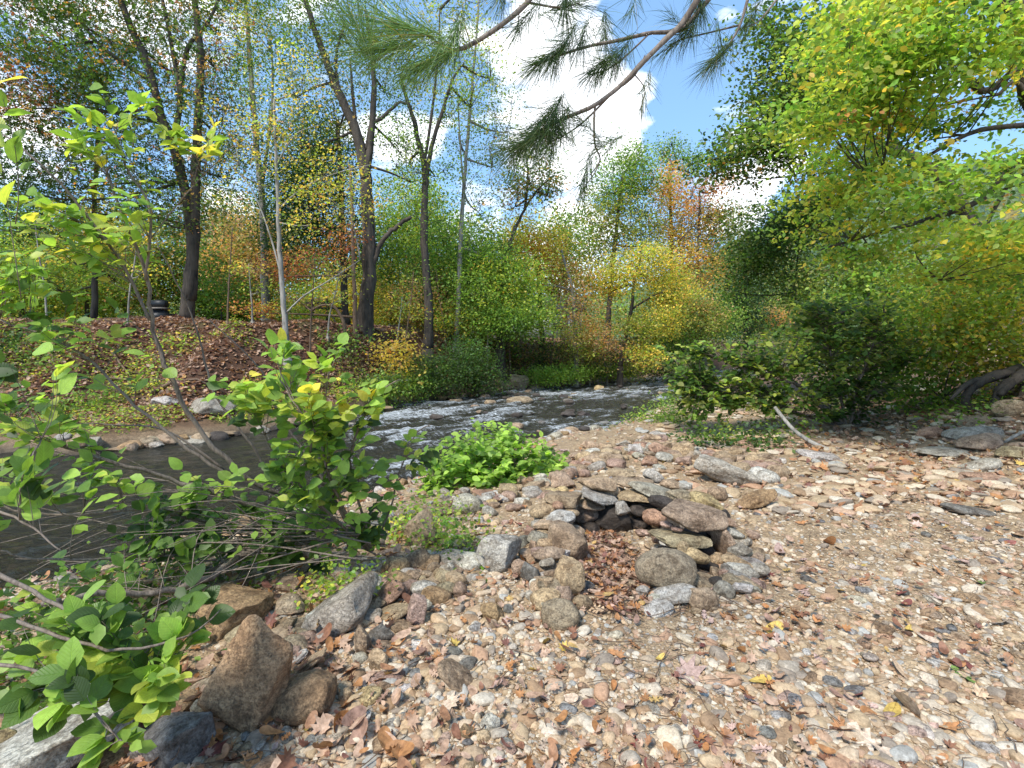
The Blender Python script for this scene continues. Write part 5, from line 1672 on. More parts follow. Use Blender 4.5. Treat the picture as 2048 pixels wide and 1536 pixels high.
def leaf_objs(parent, P, D, Nn, S, C, meshes, cap=300):
    """the leaves that show largest as parts, the rest joined"""
    P, D, Nn, S, C = (np.asarray(q, float) for q in (P, D, Nn, S, C))
    dist = np.linalg.norm(P - np.array((0, 0, CAMH)), axis=1)
    uu, vv = P[:, 0] / P[:, 1], (P[:, 2] - CAMH) / P[:, 1]
    inv = (np.abs(uu) < 1.0) & (vv < .72) & (vv > -.86)
    order = np.argsort(-(S / dist) * np.where(inv, 1, .01) * NR.uniform(.7, 1.3, len(P)))
    base = Vector(absloc(parent))
    for k in order[:cap]:
        o = bpy.data.objects.new('leaf', meshes[k % len(meshes)])
        o.rotation_euler = orient(D[k], Nn[k]).to_euler()
        o.location = Vector(P[k]) - base
        o.scale = (S[k],) * 3
        o.color = (*C[k], 1)
        link(o, parent)
    rest = order[cap:]
    if len(rest):
        mb = MB()
        mb.inst(*OV, P[rest], D[rest], Nn[rest], S[rest], C[rest])
        mb.build('leaves', LEAF, parent, kind='stuff')


def shrub(name, label, stems, clusters, leaf, cat='shrub', bark=None, meshes=None, cap=300, tw=.0022, facing=.25, perTw=7, base=None, group=None, dens=1.5):
    """stems: (pixel polyline with distances, r0, r1 in metres); clusters: (px, py, Y, rx, ry, dY, leaves, palette)"""
    wood = MB()
    paths = []
    for (pts, r0, r1) in stems:
        q = poly(pts)
        q = q + NR.normal(size=q.shape) * r1 * .8
        wood.tube(q, [r0, r1], 6, wob=.15)
        paths.append(q)
    b = paths[0][0] if base is None else base
    b = np.array((b[0], b[1], Hs(b[0], b[1])))
    root = thing(name, label, cat, b, group)
    P, D, Nn, S, C = [], [], [], [], []
    for (px, py, Y, rx, ry, dY, n, pal) in clusters:
        n *= dens
        c = W(px, py, Y)
        s = Y / 1024
        nt_ = max(1, int(round(n / perTw)))
        for _ in range(nt_):
            e = c + NR.uniform(-1, 1, 3) * np.array((rx * s, dY, ry * s)) * .9
            st = nearest_on(paths, e)
            ln = np.linalg.norm(e - st)
            if ln > .75:      # side shoot starts from part way
                st = e + (st - e) / ln * NR.uniform(.35, .7)
            t = np.linspace(0, 1, 6)[:, None]
            mid = (st + e) / 2 + NR.normal(size=3) * .1 * np.linalg.norm(e - st)
            pth = (1 - t) ** 2 * st + 2 * t * (1 - t) * mid + t * t * e
            wood.tube(pth, [tw * (1 + .15 * Y), tw * .4], 4)
            k = perTw + int(NR.integers(-2, 3))
            colr = pick(pal, 1)[0]
            for i in range(k):
                a = .35 + .65 * (i + 1) / k
                p0 = (1 - a) ** 2 * st + 2 * a * (1 - a) * mid + a * a * e
                dirv = (e - st) / (np.linalg.norm(e - st) + 1e-6)
                side = np.cross(dirv, (0, 0, 1.0)) * (1 if i % 2 else -1)
                d = dirv * .7 + side * .9 + NR.normal(size=3) * .3 + (0, 0, -.15)
                P.append(p0 + NR.normal(size=3) * .008)
                D.append(d)
                Nn.append(NR.normal(size=3) * .42 + np.array((0, -facing, 1.0)))
                S.append(leaf * NR.uniform(.6, 1.2))
                cc = colr if NR.random() < .75 else pick(pal, 1)[0]
                C.append(np.clip(cc * NR.uniform(.75, 1.3), 0, .8))
    wood.build('stems', bark or BARK_T, root)
    leaf_objs(root, P, D, Nn, S, C, meshes or OVM, cap)
    return root


# alder bush at right
AP = [(GM, 5), (GD, 2.5), (OL, 2.5), (YG, 1.3), (GL, 1)]
shrub('alder_bush', 'large dark leaved alder bush on the gravel bar right of centre',
      [([(1690, 852, 9.4), (1680, 780, 9.3), (1660, 700, 9.2), (1640, 630, 9.2)], .03, .01), ([(1700, 850, 9.4), (1720, 760, 9.3), (1750, 680, 9.4), (1770, 620, 9.5)], .03, .01),
       ([(1680, 850, 9.4), (1640, 810, 9.2), (1590, 770, 9.0), (1530, 755, 8.8), (1450, 720, 8.6)], .045, .012), ([(1685, 850, 9.4), (1640, 800, 9.2), (1560, 745, 9.0)], .03, .01),
       ([(1705, 850, 9.4), (1740, 790, 9.3), (1790, 740, 9.3)], .03, .01), ([(1670, 850, 9.4), (1600, 830, 9.0), (1500, 800, 8.8), (1400, 770, 8.6)], .025, .008)],
      [(1660, 640, 9.2, 90, 50, .6, 520, AP), (1740, 660, 9.4, 80, 60, .6, 460, AP), (1600, 700, 9.0, 90, 50, .6, 440, AP), (1700, 740, 9.2, 90, 50, .6, 460, AP), (1450, 720, 8.7, 90, 44, .5, 420, AP),
       (1400, 770, 8.6, 70, 44, .5, 360, AP), (1500, 790, 8.7, 80, 44, .5, 340, AP), (1780, 720, 9.3, 60, 60, .5, 300, AP), (1620, 800, 8.9, 70, 40, .5, 260, AP), (1360, 720, 8.8, 50, 40, .4, 160, AP), (1530, 740, 8.8, 60, 40, .5, 240, AP),
       (1700, 800, 9.3, 60, 50, .5, 300, [(GD, 1)]), (1400, 830, 8.5, 50, 30, .4, 160, AP)], .115, cat='bush', tw=.003, facing=.2, dens=1.9)
# lower sprigs in front of the alder
bush('weed_clump', 'grassy green weeds at the water edge behind the ring', [(1300, 850, 34, 24, 10.2, .4, 900, P_GRN), (1340, 830, 24, 34, 10.0, .4, 700, P_GRN), (1240, 870, 30, 16, 10.4, .4, 420, P_GRY)], 10.2, .05)
bush('weed_clump', 'dark leafy sprig standing just behind the pale pointed boulder', [(1400, 885, 18, 24, 7.4, .2, 200, P_DRK), (1440, 875, 30, 20, 8.0, .3, 260, P_GRN), (1530, 890, 36, 22, 7.6, .3, 300, P_DRK), (1475, 890, 30, 16, 7.4, .3, 200, P_DRK)], 7.6, .07)
bush('shrub', 'yellow green shrub below the overhanging maple at the right slope', [(1900, 640, 120, 80, 9.5, .9, 3200, [(YG, 3), (YE, 1.6), (GL, 2), (OR, .3), (OL, 2)]), (1980, 600, 90, 80, 9.0, .9, 2400, [(YG, 3), (YE, 2), (GL, 2), (OL, 1)]),
     (1850, 720, 90, 60, 10, .8, 1900, [(YG, 2), (GL, 3), (GM, 2)]), (1960, 710, 90, 50, 9.6, .8, 1500, [(YG, 2), (YE, 1.5), (OL, 2), (OR, .5)]), (1840, 790, 70, 30, 10, .6, 900, P_GRN), (2040, 700, 60, 60, 9, .8, 1100, [(YG, 2), (YE, 2), (OL, 2)])], 9.6, .09)
bush('shrub', 'bright green shrub behind the alder bush', [(1780, 560, 90, 50, 12, 1, 1700, RIGHT_GRN), (1640, 690, 80, 50, 14, 1, 1700, P_LIT), (1720, 720, 80, 50, 13, 1, 1700, P_GRN), (1560, 700, 50, 34, 16, 1, 900, P_OLV), (1700, 540, 70, 50, 13, 1, 1300, P_OLV), (1820, 620, 90, 50, 12, 1, 1700, RIGHT_GRN)], 12, .11)

# overhanging maple on the right: many layered sprays
blobs = []
gm = random.Random(3)
for i in range(46):
    px = gm.uniform(1640, 2120)
    lo = np.interp(px, [1640, 1760, 1900, 2048, 2120], [250, 430, 540, 560, 560])
    hi = np.interp(px, [1640, 1700, 1760, 2120], [90, 20, -60, -80])
    py = gm.uniform(hi, lo)
    Yb = gm.uniform(5.2, 8.6)
    blobs.append((px, py, gm.uniform(50, 95), gm.uniform(26, 48), Yb, gm.uniform(.5, .9), int(620 * (6.5 / Yb)), RIGHT_PAL if gm.random() < .62 else RIGHT_GRN))
for (px, py, Yb) in [(1690, 480, 7), (1740, 420, 6.5), (1640, 400, 7.5), (1750, 500, 7), (1620, 440, 8), (1700, 370, 6.8), (1830, 470, 6.5), (1650, 330, 8), (1850, 540, 7.5), (1950, 520, 6.5), (2020, 470, 6), (1780, 330, 7), (1900, 420, 7)]:
    blobs.append((px, py, 60, 26, Yb, .5, 380, RIGHT_PAL))
mt = tree('maple_tree', 'overhanging maple with green and yellow leaves filling the upper right',
          [([(2230, 700), (2190, 500), (2130, 320), (2068, 160), (2038, 60), (2010, -40), (1960, -200)], 34, 17), ([(2100, 300), (2030, 330), (1960, 400), (1850, 440), (1740, 470), (1640, 500)], 9, 1.6),
           ([(2060, 110), (1980, 180), (1935, 160), (1910, 100), (1905, 20)], 8, 3), ([(2120, 320), (2040, 170), (1990, 190), (1940, 150)], 6, 2), ([(2150, 420), (2040, 350), (1960, 470), (1880, 560)], 6, 1.2),
           ([(2040, 60), (1900, -20), (1760, -20)], 7, 2), ([(2100, 250), (1960, 260), (1840, 320), (1750, 360)], 6, 1.5)],
          blobs, Y=7, leaf=.074, tpl=OV, per=30, limbr=.6, spread=.19, flat=.14, droop=.25, dens=.95)
# green oak limb reaching out over the river
OKP = [(GM, 4), (GD, 3), (OL, 2), (GL, 1.4)]
tree('oak_tree', 'spreading oak limb with dark green leaves reaching left against the sky',
     [([(2000, 560), (1930, 420), (1850, 330), (1760, 290), (1715, 268), (1690, 254), (1640, 252), (1600, 262), (1540, 290), (1480, 308), (1420, 320)], 13, 1.8), ([(1740, 285), (1700, 232), (1650, 235), (1590, 255), (1540, 250)], 6, 1.5),
      ([(1800, 300), (1720, 180), (1640, 120), (1560, 90)], 7, 1.5), ([(1700, 170), (1650, 60), (1620, 20)], 3.5, 1.2), ([(1740, 300), (1680, 300), (1630, 330), (1590, 350)], 4, 1.2)],
     [(1470, 300, 50, 26, 12, .8, 650, OKP), (1530, 270, 56, 30, 12, .8, 900, OKP), (1590, 220, 60, 40, 12, .8, 1150, OKP), (1530, 190, 36, 30, 12, .7, 420, OKP), (1560, 110, 50, 40, 12, .8, 800, OKP), (1620, 150, 60, 40, 12, .8, 1000, OKP),
      (1540, 50, 40, 26, 12, .7, 420, OKP), (1650, 60, 40, 34, 12, .7, 560, OKP), (1700, 120, 60, 50, 12, .8, 1100, OKP), (1570, 310, 44, 20, 12, .6, 500, OKP), (1640, 200, 50, 34, 12, .8, 900, OKP), (1430, 340, 36, 14, 12, .6, 260, OKP),
      (1500, 350, 40, 8, 12, .6, 160, P_OAK2), (1690, 190, 60, 40, 11.5, .8, 900, OKP), (1740, 60, 60, 50, 11.5, .8, 900, OKP), (1650, 360, 50, 26, 12, .7, 420, P_OAK2), (1730, 330, 50, 30, 11.5, .7, 500, OKP)],
     Y=12, leaf=.10, tpl=DIA, root=False, limbr=.6)
tree('oak_tree', 'dark green drooping oak branches between far hill and orange trees', [([(1760, 640), (1700, 520), (1640, 450), (1590, 470), (1540, 520)], 9, 2), ([(1660, 460), (1600, 430), (1560, 440), (1500, 480)], 4, 1.5), ([(1600, 470), (1590, 560), (1575, 640)], 2, .7)],
     [(1540, 460, 60, 44, 15, 1, 1500, [(GD, 4), (GM, 4), (OL, 1)]), (1500, 520, 40, 44, 15, 1, 950, OKP), (1560, 530, 50, 44, 15, 1, 1100, OKP), (1600, 430, 56, 36, 15, 1, 1100, [(GD, 4), (GM, 3)]), (1640, 400, 50, 26, 15, 1, 800, [(GD, 4), (GM, 3)]),
      (1590, 590, 30, 26, 14.5, .7, 420, OKP), (1650, 470, 40, 30, 15, 1, 600, OKP), (1480, 570, 24, 26, 15, .7, 260, OKP)], Y=15, leaf=.13, root=False, limbr=.6)
# exposed roots and trunk foot at right
rt = MB()
for pts, r0, r1 in [([(2080, 730, 8.6), (2020, 745, 8.6), (1980, 755, 8.6), (1945, 775, 8.6), (1930, 800, 8.6), (1945, 825, 8.6)], .10, .05), ([(2080, 745, 8.4), (2010, 770, 8.4), (1990, 800, 8.4), (1975, 830, 8.4)], .09, .04),
                    ([(1980, 755, 8.6), (1940, 765, 8.6), (1915, 785, 8.5), (1900, 800, 8.5)], .06, .02), ([(2060, 735, 8.5), (2050, 780, 8.4), (2040, 820, 8.3)], .1, .05), ([(1945, 822, 8.6), (1975, 835, 8.5), (2000, 845, 8.4)], .045, .02),
                    ([(2100, 700, 8.6), (2060, 735, 8.5), (2030, 760, 8.4), (2000, 790, 8.3)], .13, .05)]:
    rt.tube(poly(pts), [r0, r1], 8, wob=.25)
r_ = thing('tree_roots', 'thick twisted exposed tree roots on the bank at the right edge', 'roots', G(1960, 830))
rt.build('root', BARK_D, r_)
# fallen pole and sticks
for nm, lab, pts, r0, r1 in [('fallen_pole', 'long thin bare pole slanting down from the alder bush', [(1550, 815, 8.2), (1590, 862, 7.7), (1640, 893, 7.3), (1682, 905, 7.15)], .028, .035),
                             ('dead_branch', 'long thin stick lying across the right slope', [(1860, 918, 6.9), (1940, 914, 6.9), (2060, 914, 6.9)], .010, .014),
                             ('dead_branch', 'pale forked branch leaning on the rocks at the right edge', [(1960, 912, 6.8), (1995, 893, 6.8), (2030, 872, 6.7), (2080, 850, 6.7)], .016, .024),
                             ('dead_branch', 'short dark stick on the gravel near the right edge', [(1990, 1106, 3.75), (2020, 1108, 3.7), (2060, 1106, 3.7)], .008, .012),
                             ('dead_branch', 'short grey stick on the gravel right of ring', [(1630, 1112, 3.75), (1660, 1118, 3.7), (1690, 1124, 3.68)], .006, .009),
                             ('dead_branch', 'curved bleached twig below the tilted grey slab', [(675, 1278, 2.56), (700, 1262, 2.6), (735, 1256, 2.6), (765, 1258, 2.55), (785, 1275, 2.5)], .004, .006)]:
    mb = MB()
    mb.tube(poly(pts), [r0, r1], 7, wob=.15)
    mb.build(nm, BARK_G if 'pole' in nm or 'pale' in lab or 'bleached' in lab else BARK_B, None, label=lab, cat='branch')

# ---------------------------------------------------------------- near side, left: shrubs in front of the river
LFT = [(GM, 3), (GL, 4), (LM, 3), (YG, 2), (GD, 1.5)]
LFY = [(GL, 4), (YG, 3.5), ((.48, .40, .03), 1), (LM, 3)]
LFD = [(GM, 5), (GD, 3), (GL, 2)]
shrub('witch_hazel', 'sprawling witch hazel shrub with many bent stems over the water at left',
      [([(770, 1085, 3.7), (700, 1075, 3.6), (620, 1082, 3.4), (520, 1100, 3.1), (420, 1150, 2.8), (330, 1180, 2.6), (200, 1190, 2.4), (90, 1215, 2.2)], .028, .012),
       ([(760, 1085, 3.7), (680, 1050, 3.6), (590, 1000, 3.4), (500, 960, 3.2), (400, 860, 3.1), (345, 760, 3.0), (305, 660, 3.0), (290, 540, 2.9), (230, 400, 2.8), (215, 330, 2.8)], .022, .006),
       ([(740, 1080, 3.7), (620, 1040, 3.5), (500, 1010, 3.2), (380, 970, 3.0), (250, 930, 2.8), (120, 890, 2.7), (0, 850, 2.6)], .018, .007),
       ([(470, 960, 3.2), (380, 900, 3.1), (260, 800, 3.0), (150, 700, 2.9), (0, 640, 2.8)], .012, .005), ([(300, 640, 3.0), (240, 520, 2.9), (150, 400, 2.8), (60, 310, 2.7), (-30, 240, 2.7)], .010, .004),
       ([(450, 940, 3.2), (330, 860, 3.1), (220, 850, 3.0), (80, 840, 2.9)], .008, .003), ([(560, 1000, 3.4), (510, 900, 3.3), (430, 790, 3.2), (400, 680, 3.2), (370, 600, 3.2), (310, 480, 3.1)], .009, .003),
       ([(700, 1060, 3.7), (640, 950, 3.5), (560, 830, 3.4), (520, 740, 3.3), (420, 640, 3.2)], .010, .003), ([(640, 1080, 3.5), (480, 1060, 3.2), (300, 1020, 2.9), (120, 1030, 2.7), (-20, 1010, 2.6)], .012, .005),
       ([(290, 560, 2.9), (300, 420, 2.8), (250, 330, 2.8), (230, 260, 2.8)], .008, .003), ([(300, 480, 2.9), (380, 380, 2.9), (470, 290, 2.9)], .004, .002), ([(520, 1100, 3.1), (330, 1110, 2.8), (100, 1120, 2.5), (0, 1100, 2.4)], .009, .004)],
      [(250, 230, 2.7, 90, 60, .15, 36, LFY), (390, 280, 2.8, 60, 36, .15, 26, LFY), (90, 270, 2.6, 70, 60, .15, 14, LFY), (210, 330, 2.8, 90, 50, .15, 22, LFY), (60, 430, 2.7, 80, 50, .2, 46, LFY), (170, 470, 2.8, 100, 60, .2, 60, LFY), (270, 440, 2.8, 60, 50, .2, 20, LFY),
       (60, 540, 2.7, 80, 50, .2, 40, LFT), (120, 610, 2.8, 90, 50, .2, 36, LFT), (60, 780, 2.7, 70, 40, .2, 30, LFT), (200, 700, 2.8, 100, 60, .2, 20, LFT), (60, 880, 2.6, 90, 50, .2, 70, LFT), (180, 950, 2.7, 120, 40, .2, 44, LFT),
       (350, 1030, 2.9, 110, 60, .2, 80, LFD), (480, 1060, 3.1, 110, 60, .2, 90, LFD), (430, 960, 3.0, 70, 40, .2, 30, LFT), (290, 1080, 2.7, 100, 40, .2, 34, LFD), (60, 1130, 2.5, 80, 30, .2, 12, LFD), (560, 1040, 3.3, 90, 60, .2, 60, LFD),
       (20, 960, 2.4, 50, 40, .2, 16, LFT), (600, 1100, 3.3, 80, 40, .2, 40, LFD)], .088, tw=.0018, facing=.4, perTw=6, base=(-1.0, 3.7, 0), dens=1.7)
shrub('hazel_shrub', 'bright green young hazel with upright stems in front of the rapids',
      [([(740, 1100, 3.3), (700, 1040, 3.1), (660, 960, 2.9), (640, 880, 2.8), (600, 820, 2.7), (560, 760, 2.7)], .012, .004), ([(745, 1100, 3.3), (720, 1010, 3.1), (700, 930, 3.0), (715, 860, 2.9), (750, 790, 2.9), (800, 760, 2.9)], .010, .003),
       ([(735, 1100, 3.3), (670, 1000, 3.0), (620, 920, 2.9), (650, 800, 2.8), (660, 700, 2.75)], .009, .003), ([(735, 1100, 3.3), (640, 1010, 3.0), (560, 930, 2.9), (520, 850, 2.8), (480, 790, 2.75)], .009, .003),
       ([(745, 1095, 3.3), (780, 1020, 3.2), (800, 940, 3.2), (830, 870, 3.2), (860, 850, 3.2)], .007, .003), ([(600, 820, 2.7), (560, 740, 2.7), (545, 670, 2.7)], .004, .002)],
      [(560, 690, 2.7, 34, 36, .1, 18, LFY), (655, 710, 2.75, 44, 34, .1, 22, LFY), (560, 780, 2.7, 90, 44, .15, 64, LFY), (670, 790, 2.8, 80, 40, .15, 60, LFY), (500, 800, 2.7, 70, 50, .15, 44, LFT), (610, 860, 2.8, 90, 46, .15, 84, LFT), (700, 860, 2.9, 60, 46, .15, 40, LFT),
       (640, 940, 2.9, 110, 50, .15, 84, LFT), (720, 960, 3.0, 70, 60, .15, 56, LFT), (830, 880, 3.15, 44, 36, .1, 24, LFT), (560, 960, 2.9, 90, 50, .15, 56, LFT), (760, 790, 2.9, 30, 30, .1, 12, LFY), (640, 1030, 3.1, 110, 50, .15, 70, LFT), (740, 1030, 3.2, 50, 50, .1, 30, LFD)],
      .086, tw=.0016, facing=.5, perTw=6, dens=1.35)
shrub('hazel_branch', 'large leaved hazel branches hanging low in the bottom left foreground',
      [([(-60, 1120, 1.6), (60, 1180, 1.6), (180, 1250, 1.6), (280, 1330, 1.6), (330, 1380, 1.6)], .008, .003), ([(-80, 1200, 1.5), (80, 1260, 1.5), (230, 1300, 1.5), (380, 1270, 1.6), (440, 1220, 1.7)], .007, .002), ([(-80, 1320, 1.4), (60, 1340, 1.4), (160, 1400, 1.4), (240, 1480, 1.35)], .006, .002),
       ([(-80, 1000, 1.7), (40, 1040, 1.7), (120, 1100, 1.7)], .006, .002), ([(40, 1040, 1.7), (45, 960, 1.7), (80, 880, 1.8)], .003, .002)],
      [(40, 1190, 1.6, 60, 30, .1, 8, LFT), (180, 1220, 1.6, 90, 40, .1, 26, LFD), (300, 1290, 1.6, 90, 44, .1, 34, LFT), (380, 1220, 1.7, 60, 44, .1, 20, LFD), (60, 1280, 1.5, 80, 50, .1, 22, LFT), (180, 1350, 1.45, 90, 44, .1, 28, LFT), (240, 1440, 1.4, 60, 50, .08, 16, LFT),
       (40, 1390, 1.4, 70, 40, .1, 14, LFD), (300, 1370, 1.5, 60, 40, .1, 16, LFT), (40, 940, 1.7, 60, 50, .1, 16, LFT), (30, 740, 1.8, 60, 60, .1, 12, LFT), (20, 230, 1.6, 40, 40, .08, 5, LFY)], .08, tw=.0014, facing=.5, perTw=5, base=(-2.4, 1.8, 0), dens=1.8)
# dense undergrowth and bare stems under the witch hazel
bush('undergrowth', 'low leafy undergrowth on the bank below the witch hazel stems', [(330, 1150, 100, 40, 3.2, .4, 300, LFT), (330, 1190, 140, 50, 3.0, .5, 600, LFD), (80, 1250, 140, 60, 2.6, .4, 700, LFD), (230, 1290, 120, 50, 2.4, .3, 500, LFD), (450, 1170, 90, 40, 3.2, .4, 320, LFD), (60, 1360, 110, 50, 2.1, .3, 400, LFD)], 2.8, .05)
tb = MB()
for _ in range(64):
    a = (NR.uniform(480, 780), NR.uniform(1040, 1120), NR.uniform(3.0, 3.7))
    e = (NR.uniform(-40, 420), NR.uniform(960, 1330), NR.uniform(2.2, 3.2))
    mdl = ((a[0] + e[0]) / 2 + NR.uniform(-60, 60), (a[1] + e[1]) / 2 + NR.uniform(-90, 40), (a[2] + e[2]) / 2)
    tb.tube(poly([a, mdl, e]), [NR.uniform(.003, .007), .0015], 4)
tbt = thing('brush_pile', 'tangle of thin bare brown stems lying low over the bank at left', 'brush', G(420, 1250))
tb.build('bare_stems', BARK_T, tbt)
# knotweed patch
KP = [(LM, 4), (GL, 4), (GM, 2), ((.26, .42, .05), 2)]
shrub('green_shrub', 'dense bright green leafy patch between the rapids and the fire ring',
      [([(960, 985, 5.4), (955, 930, 5.5), (950, 880, 5.6)], .008, .003), ([(1020, 975, 5.6), (1030, 920, 5.7), (1040, 870, 5.8)], .008, .003), ([(880, 1000, 5.2), (870, 940, 5.2), (860, 900, 5.3)], .008, .003), ([(1090, 960, 5.8), (1100, 920, 5.9), (1110, 890, 5.9)], .006, .003)],
      [(950, 900, 5.6, 80, 34, .4, 420, KP), (1030, 905, 5.8, 80, 34, .4, 420, KP), (960, 950, 5.4, 100, 34, .3, 460, KP), (1060, 940, 5.8, 60, 28, .3, 240, KP), (890, 940, 5.3, 60, 44, .3, 260, KP), (1100, 915, 5.9, 40, 18, .2, 90, KP), (870, 985, 5.1, 50, 26, .3, 140, KP), (1000, 860, 5.9, 70, 20, .3, 110, KP)],
      .088, cat='shrub', tw=.0016, facing=.25, perTw=7)
bush('shrub', 'yellow green small leaved sprigs left of the pale slab', [(900, 1080, 60, 44, 3.7, .16, 620, [(YG, 3), (GL, 4), (GM, 1)]), (840, 1030, 50, 40, 4.2, .2, 420, [(YG, 3), (GL, 4), (GM, 1)]), (930, 1120, 34, 40, 3.4, .12, 260, LFT), (790, 1060, 34, 34, 3.8, .16, 200, LFY)], 3.7, .034, tpl=OV)
bush('shrub', 'thin yellow green sprigs growing behind the tilted grey slab', [(700, 1150, 60, 30, 3.0, .15, 200, [(YG, 3), (GL, 4)]), (650, 1180, 50, 24, 2.9, .12, 100, LFY)], 3.0, .034, tpl=OV)


# ---------------------------------------------------------------- pine bough overhead
def pine():
    root = thing('pine_bough', 'long needled pine bough hanging into the top of the view', 'pine branch', (0.9, 1.6, 3.4))
    mb = MB()
    branches = [([(1075, -30, 1.35), (1055, 5, 1.33), (1000, 52, 1.3), (940, 90, 1.27), (900, 104, 1.25), (860, 120, 1.22), (828, 136, 1.2)], .0075, .0025),
                ([(905, 104, 1.25), (870, 82, 1.2), (840, 62, 1.15), (790, 48, 1.1)], .003, .002),
                ([(1410, -30, 1.6), (1370, 40, 1.6), (1330, 80, 1.58), (1290, 120, 1.56), (1240, 172, 1.54), (1190, 210, 1.5), (1150, 228, 1.48), (1100, 250, 1.45), (1060, 275, 1.42), (1030, 296, 1.4)], .010, .003),
                ([(1440, -30, 1.65), (1400, 20, 1.64), (1360, 60, 1.62), (1300, 66, 1.6), (1240, 80, 1.56), (1180, 92, 1.52), (1120, 110, 1.48), (1070, 130, 1.45)], .008, .0025),
                ([(1500, -20, 1.7), (1480, 50, 1.68), (1450, 100, 1.66), (1415, 135, 1.64)], .005, .002), ([(1560, -10, 1.75), (1520, 40, 1.72), (1490, 55, 1.7)], .004, .002),
                ([(1480, 50, 1.68), (1420, 65, 1.66), (1360, 80, 1.64), (1330, 100, 1.62)], .003, .0015),
                ([(1190, 212, 1.5), (1188, 250, 1.5), (1190, 290, 1.5), (1200, 320, 1.5), (1180, 350, 1.5)], .0035, .0015), ([(1230, 180, 1.54), (1160, 250, 1.5), (1100, 285, 1.46)], .0035, .0015),
                ([(1240, 175, 1.54), (1270, 150, 1.56), (1290, 110, 1.58)], .003, .0015), ([(1055, 5, 1.33), (1120, 15, 1.4), (1160, 5, 1.4)], .003, .0015), ([(1040, 10, 1.33), (1035, 60, 1.33)], .002, .001), ([(1300, 66, 1.6), (1230, 130, 1.56), (1180, 150, 1.52)], .003, .0015),
                ([(1200, 320, 1.5), (1190, 345, 1.5), (1165, 380, 1.5)], .002, .001), ([(1270, 150, 1.56), (1290, 180, 1.56), (1280, 220, 1.56)], .002, .001)]
    for pts, r0, r1 in branches:
        mb.tube(poly(pts), [r0, r1], 6, wob=.2)
    mb.build('branch', BARK_T, root)
    tufts = [(790, 48, 1.1, -1, .35, 120, 1.15), (740, 100, 1.12, -1, .0, 90, 1.1), (830, 136, 1.2, -.9, -.4, 110, .9), (870, 118, 1.22, -.6, -.8, 60, .8), (905, 104, 1.25, -.3, -1, 40, .7), (1035, 60, 1.33, -.6, -.8, 60, .8),
             (1070, 130, 1.45, -1, -.6, 110, .95), (1110, 112, 1.47, -.6, -.9, 80, .9), (1160, 96, 1.5, -.3, -1, 70, .9), (1180, 150, 1.52, -.8, -.7, 100, .9), (1230, 130, 1.56, -.5, -.9, 80, .85), (1210, 90, 1.55, 0, -1, 60, .8),
             (1030, 296, 1.4, -1, -.55, 150, 1.0), (1060, 275, 1.42, -.7, -.8, 110, .95), (1100, 252, 1.45, -.4, -1, 80, .9), (1110, 240, 1.45, -.5, .7, 60, .75), (1150, 228, 1.48, -.6, .6, 60, .7), (1100, 285, 1.46, -.5, -.9, 80, .8),
             (1415, 135, 1.64, -.8, -.8, 90, .8), (1440, 110, 1.65, .2, -1, 36, .7), (1490, 55, 1.7, -.5, -.9, 56, .75), (1330, 100, 1.62, -.9, -.7, 60, .75), (1380, 75, 1.63, -.3, -1, 50, .7), (1400, 20, 1.64, .1, -1, 80, .8), (1165, 380, 1.5, -.2, -1, 60, .8),
             (1190, 300, 1.5, -.8, -.4, 46, .7), (1280, 220, 1.56, -.2, -1, 36, .6), (1160, 5, 1.4, .6, .1, 60, .8), (1130, 20, 1.4, 0, -1, 70, .9), (1340, 30, 1.6, -.8, .5, 36, .6), (700, 30, 1.08, -.4, .8, 60, 1), (1000, 0, 1.3, -.4, -.9, 50, .9), (1260, 30, 1.5, -.3, -1, 30, .6)]
    NP = [((.05, .12, .03), 3), ((.10, .20, .06), 3), ((.16, .22, .10), 1), ((.30, .22, .06), .2)]
    tv = np.array([[.5, 0, 0], [-.5, 0, 0], [-.35, .6, 0], [.35, .6, 0], [0, 1, 0]])
    for (px, py, Y, dx, dz, n, ln) in tufts:
        c = W(px, py, Y)
        ax = np.array((dx, NR.uniform(-.2, .2), dz))
        ax /= np.linalg.norm(ax)
        n = int(n * 2.2)
        t = NR.random(n)
        P = c - ax[None] * (t[:, None] * .11) + NR.normal(size=(n, 3)) * .004
        D = ax[None] + NR.normal(size=(n, 3)) * .42 * (1 + .5 * t[:, None])
        D[:, 2] -= .18
        D /= np.linalg.norm(D, axis=1)[:, None]
        ll = .125 * ln * NR.uniform(.7, 1.15, n)
        wv = .0012
        Nn = NR.normal(size=(n, 3))
        Nn -= (Nn * D).sum(1)[:, None] * D
        Nn /= np.linalg.norm(Nn, axis=1)[:, None]
        X = np.cross(D, Nn)
        bend = -.06 * ll[:, None] * np.array((0, 0, 1.0))
        v = np.stack([P + X * wv * .5, P - X * wv * .5, P + D * ll[:, None] * .5 - X * wv * .5, P + D * ll[:, None] * .5 + X * wv * .5, P + D * ll[:, None] + bend], 1)
        off = (np.arange(n) * 5)[:, None, None]
        m_ = MB()
        m_.add(v.reshape(-1, 3), [(np.array([[0, 1, 2, 3]])[None] + off).reshape(-1, 4), (np.array([[3, 2, 4]])[None] + off).reshape(-1, 3)], np.repeat(pick(NP, n) * (1.0 if px < 900 else .45) * NR.uniform(.7, 1.3, (n, 1)), 5, 0))  # right-hand tufts painted darker, backlit silhouette put into the needle colour
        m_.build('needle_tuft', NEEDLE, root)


pine()


